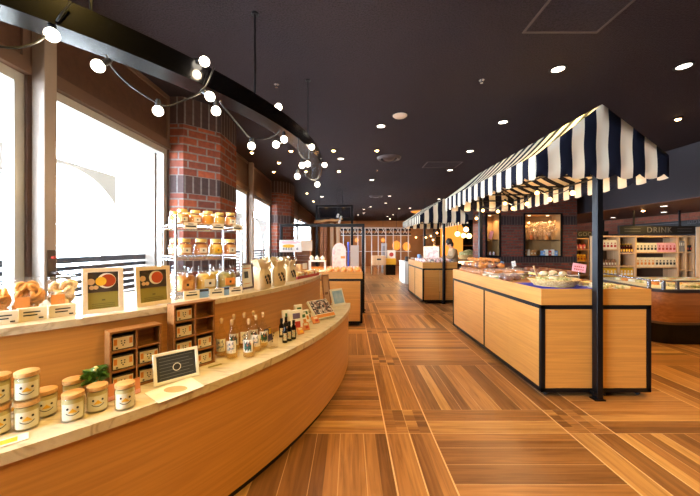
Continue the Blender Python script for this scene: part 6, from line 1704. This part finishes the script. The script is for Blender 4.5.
for px, py, r, lab in ((396.5, 245.5, .25, 'large glowing wicker ball lamp in the far pergola'), (406.5, 246.5, .22, 'second glowing wicker ball lamp in the far pergola, nearer the awning'), (383, 240, .12, 'small amber hanging lamp in the middle of the far pergola'), (357, 240, .12, 'small amber hanging lamp seen through the gantry of the plain stall')):
    p = at(px, py, 18.3)
    t = thing('ball_lamp', lab, 'lamp', p, 0, 'amber lamps in the pergola')
    b = B(); b.ball((0, 0, 0), r, 1, 1, 1.15, 20); b.out('globe', M_AMBER, t, 60)
    b = B()
    for k in range(6): b.tube([(r * 1.02 * math.cos(a) * math.cos(k * PI / 6), r * 1.02 * math.cos(a) * math.sin(k * PI / 6), r * 1.16 * math.sin(a)) for a in [2 * PI * i / 24 for i in range(24)]], .012, 5, closed=True)
    b.out('wicker_rib', M_WALNUT, t, 60)
    b = B(); b.tube([(0, 0, r * 1.1), (0, 0, CEILZ - p.z - .002)], .008, 6); b.out('cord', M_BLACK, t)
    L = bpy.data.lights.new('amber_lamp_light', 'POINT'); L.energy = 130 * r; L.color = (1, .5, .18); L.shadow_soft_size = .1
    o = bpy.data.objects.new('amber_lamp_light', L); COL.objects.link(o); o.location = p + Vector((0, -r - .2, -.1))
# black booth frame with its hanging mirror panel and driftwood beam
t = thing('booth_frame', 'tall black booth frame with a dark glass panel near the far windows', 'booth', (0, 11.0, 0))
for x in (-1.14, .07): b = B(); b.box(x - .04, -.04, 0, x + .04, .04, 2.9); b.out('post', M_BLACK, t)
b = B(); b.box(-1.18, -.04, 2.84, .11, .04, 2.9); b.box(-1.1, -.03, 2.36, .03, .03, 2.46); b.out('bar', M_BLACK, t)
b = B(); b.box(-1.08, -.012, 2.47, .01, .012, 2.83); b.out('dark_glass', plain('dark_mirror', '#1a1a20', .06, 0, .9), t)
for x in (-.25,): b = B(); b.cyl(x, 0, 2.9, CEILZ - .002, .012, n=8); b.out('hanger_rod', M_BLACK, t)
for x, m in ((-.63, M_CREAM), (-.42, M_CREAM)): b = B(); b.box(x - .06, .1, 0, x + .06, .16, 2.3); b.out('cream_post', M_PINE, t)
for x in (-.98, -.85): b = B(); b.box(x - .05, .1, 0, x + .05, .16, 2.3); b.out('brown_post', M_CASEW, t)
t = thing('driftwood_beam', 'pale driftwood branch hung across the black booth frame', 'branch', (-.72, 10.72, 2.30))
b = B(); g = random.Random(5); b.tube([(-.48 + .12 * k, 0, .0 + .012 * k + g.uniform(-.015, .015)) for k in range(9)], [.055, .06, .05, .055, .045, .05, .04, .035, .02], 10); b.out('branch', plain('driftwood', '#b98a58', .8, noise=.25, scale=20), t, 60)
for x in (-.3, .3): b = B(); b.tube([(x, 0, .02), (x, 0, CEILZ - 2.302)], .004, 5); b.out('hanging_wire', M_BLACK, t)
sl = None
for dx, dz, lab in ((-.40, 2.5, 'white clip spotlight by the driftwood branch, highest'), (-.30, 2.43, 'white clip spotlight by the driftwood branch, next to the post'), (-.34, 2.30, 'white clip spotlight below the end of the driftwood branch')):
    p = Vector((dx, 10.55, dz))
    if sl is None:
        sl = thing('clip_spotlight', lab, 'spotlight', p, .3, 'clip spotlights by the driftwood')
        b = B(); b.cyl(0, 0, -.06, .06, .035, n=16, M=T(rx=.9)); b.out('can', M_WHITE, sl, 40)
        b = B(); b.cyl(0, 0, -.064, -.058, .03, n=16, M=T(rx=.9)); b.out('lens', M_WARMW, sl)
        b = B(); b.tube([(0, 0, .02), (0, .03, .2), (0, .03, CEILZ - p.z - .002)], .006, 6); b.out('stem', M_BLACK, sl, 40)
    else:
        o = dup(sl, p, .3 - .9 * (dz - 2.3), lab)
        for ch in o.children:
            if ch.name.startswith('stem'): ch.scale.z = (CEILZ - p.z - .002) / (CEILZ - sl.location.z - .002)
for x in (0.2, 2.2, 4.2): spot('back_wall_fill', (x, 21.5, CEILZ - .1), 110, WARM, 100, tgt=(x, 24, 1.2))  # fill spots added to brighten the back wall, no fixtures there
# warm light on the far end
for x, y in ((1.0, 15.5), (3.0, 16.0), (.5, 19.5), (2.4, 20.5), (5.5, 14.0), (6.5, 18.0)):
    put('disc', x, y, CEILZ - .001, 'small downlight in the ceiling over the far pergola end', 'pergola downlights')
    spot('downlight_lamp', (x, y, CEILZ - .06), 200, WARM2)
# ================================================================== daylight, camera, colour
w = bpy.data.worlds.new('sky'); SC.world = w; w.use_nodes = True; nt = w.node_tree
bg = nt.nodes['Background']
sk = nt.nodes.new('ShaderNodeTexSky'); sk.sky_type = 'HOSEK_WILKIE'; sk.sun_direction = (-.5, .3, .8); sk.turbidity = 6
mx = nt.nodes.new('ShaderNodeMix'); mx.data_type = 'RGBA'; mx.inputs['Factor'].default_value = .75
nt.links.new(sk.outputs[0], mx.inputs['A']); mx.inputs['B'].default_value = (.70, .84, 1.0, 1)
nt.links.new(mx.outputs['Result'], bg.inputs[0]); bg.inputs[1].default_value = 64.0
for i, (y0, y1) in enumerate(wins[:5]):
    L = bpy.data.lights.new('window_portal', 'AREA'); L.shape = 'RECTANGLE'; L.size = y1 - y0; L.size_y = ZT - ZS; L.cycles.is_portal = True
    o = bpy.data.objects.new('window_portal', L); COL.objects.link(o); o.location = (WX - .14, (y0 + y1) / 2, (ZS + ZT) / 2); o.rotation_euler = (PI / 2, 0, -PI / 2)
cd = bpy.data.cameras.new('camera'); cam = bpy.data.objects.new('camera', cd); COL.objects.link(cam)
cam.location = (0, 0, HC); cam.rotation_euler = (PI / 2, 0, 0)
cd.sensor_width = 36; cd.lens = F / 700 * 36; cd.shift_y = -2 / 700; cd.clip_start = .02; cd.clip_end = 200
SC.camera = cam
vs = SC.view_settings
vs.view_transform = 'Standard'; vs.look = 'None'; vs.gamma = 1; vs.use_curve_mapping = False; vs.exposure = 0.35
SC.cycles.use_denoising = True; SC.cycles.max_bounces = 8; SC.cycles.transparent_max_bounces = 16
SC.cycles.sample_clamp_indirect = 6
bpy.context.view_layer.update()
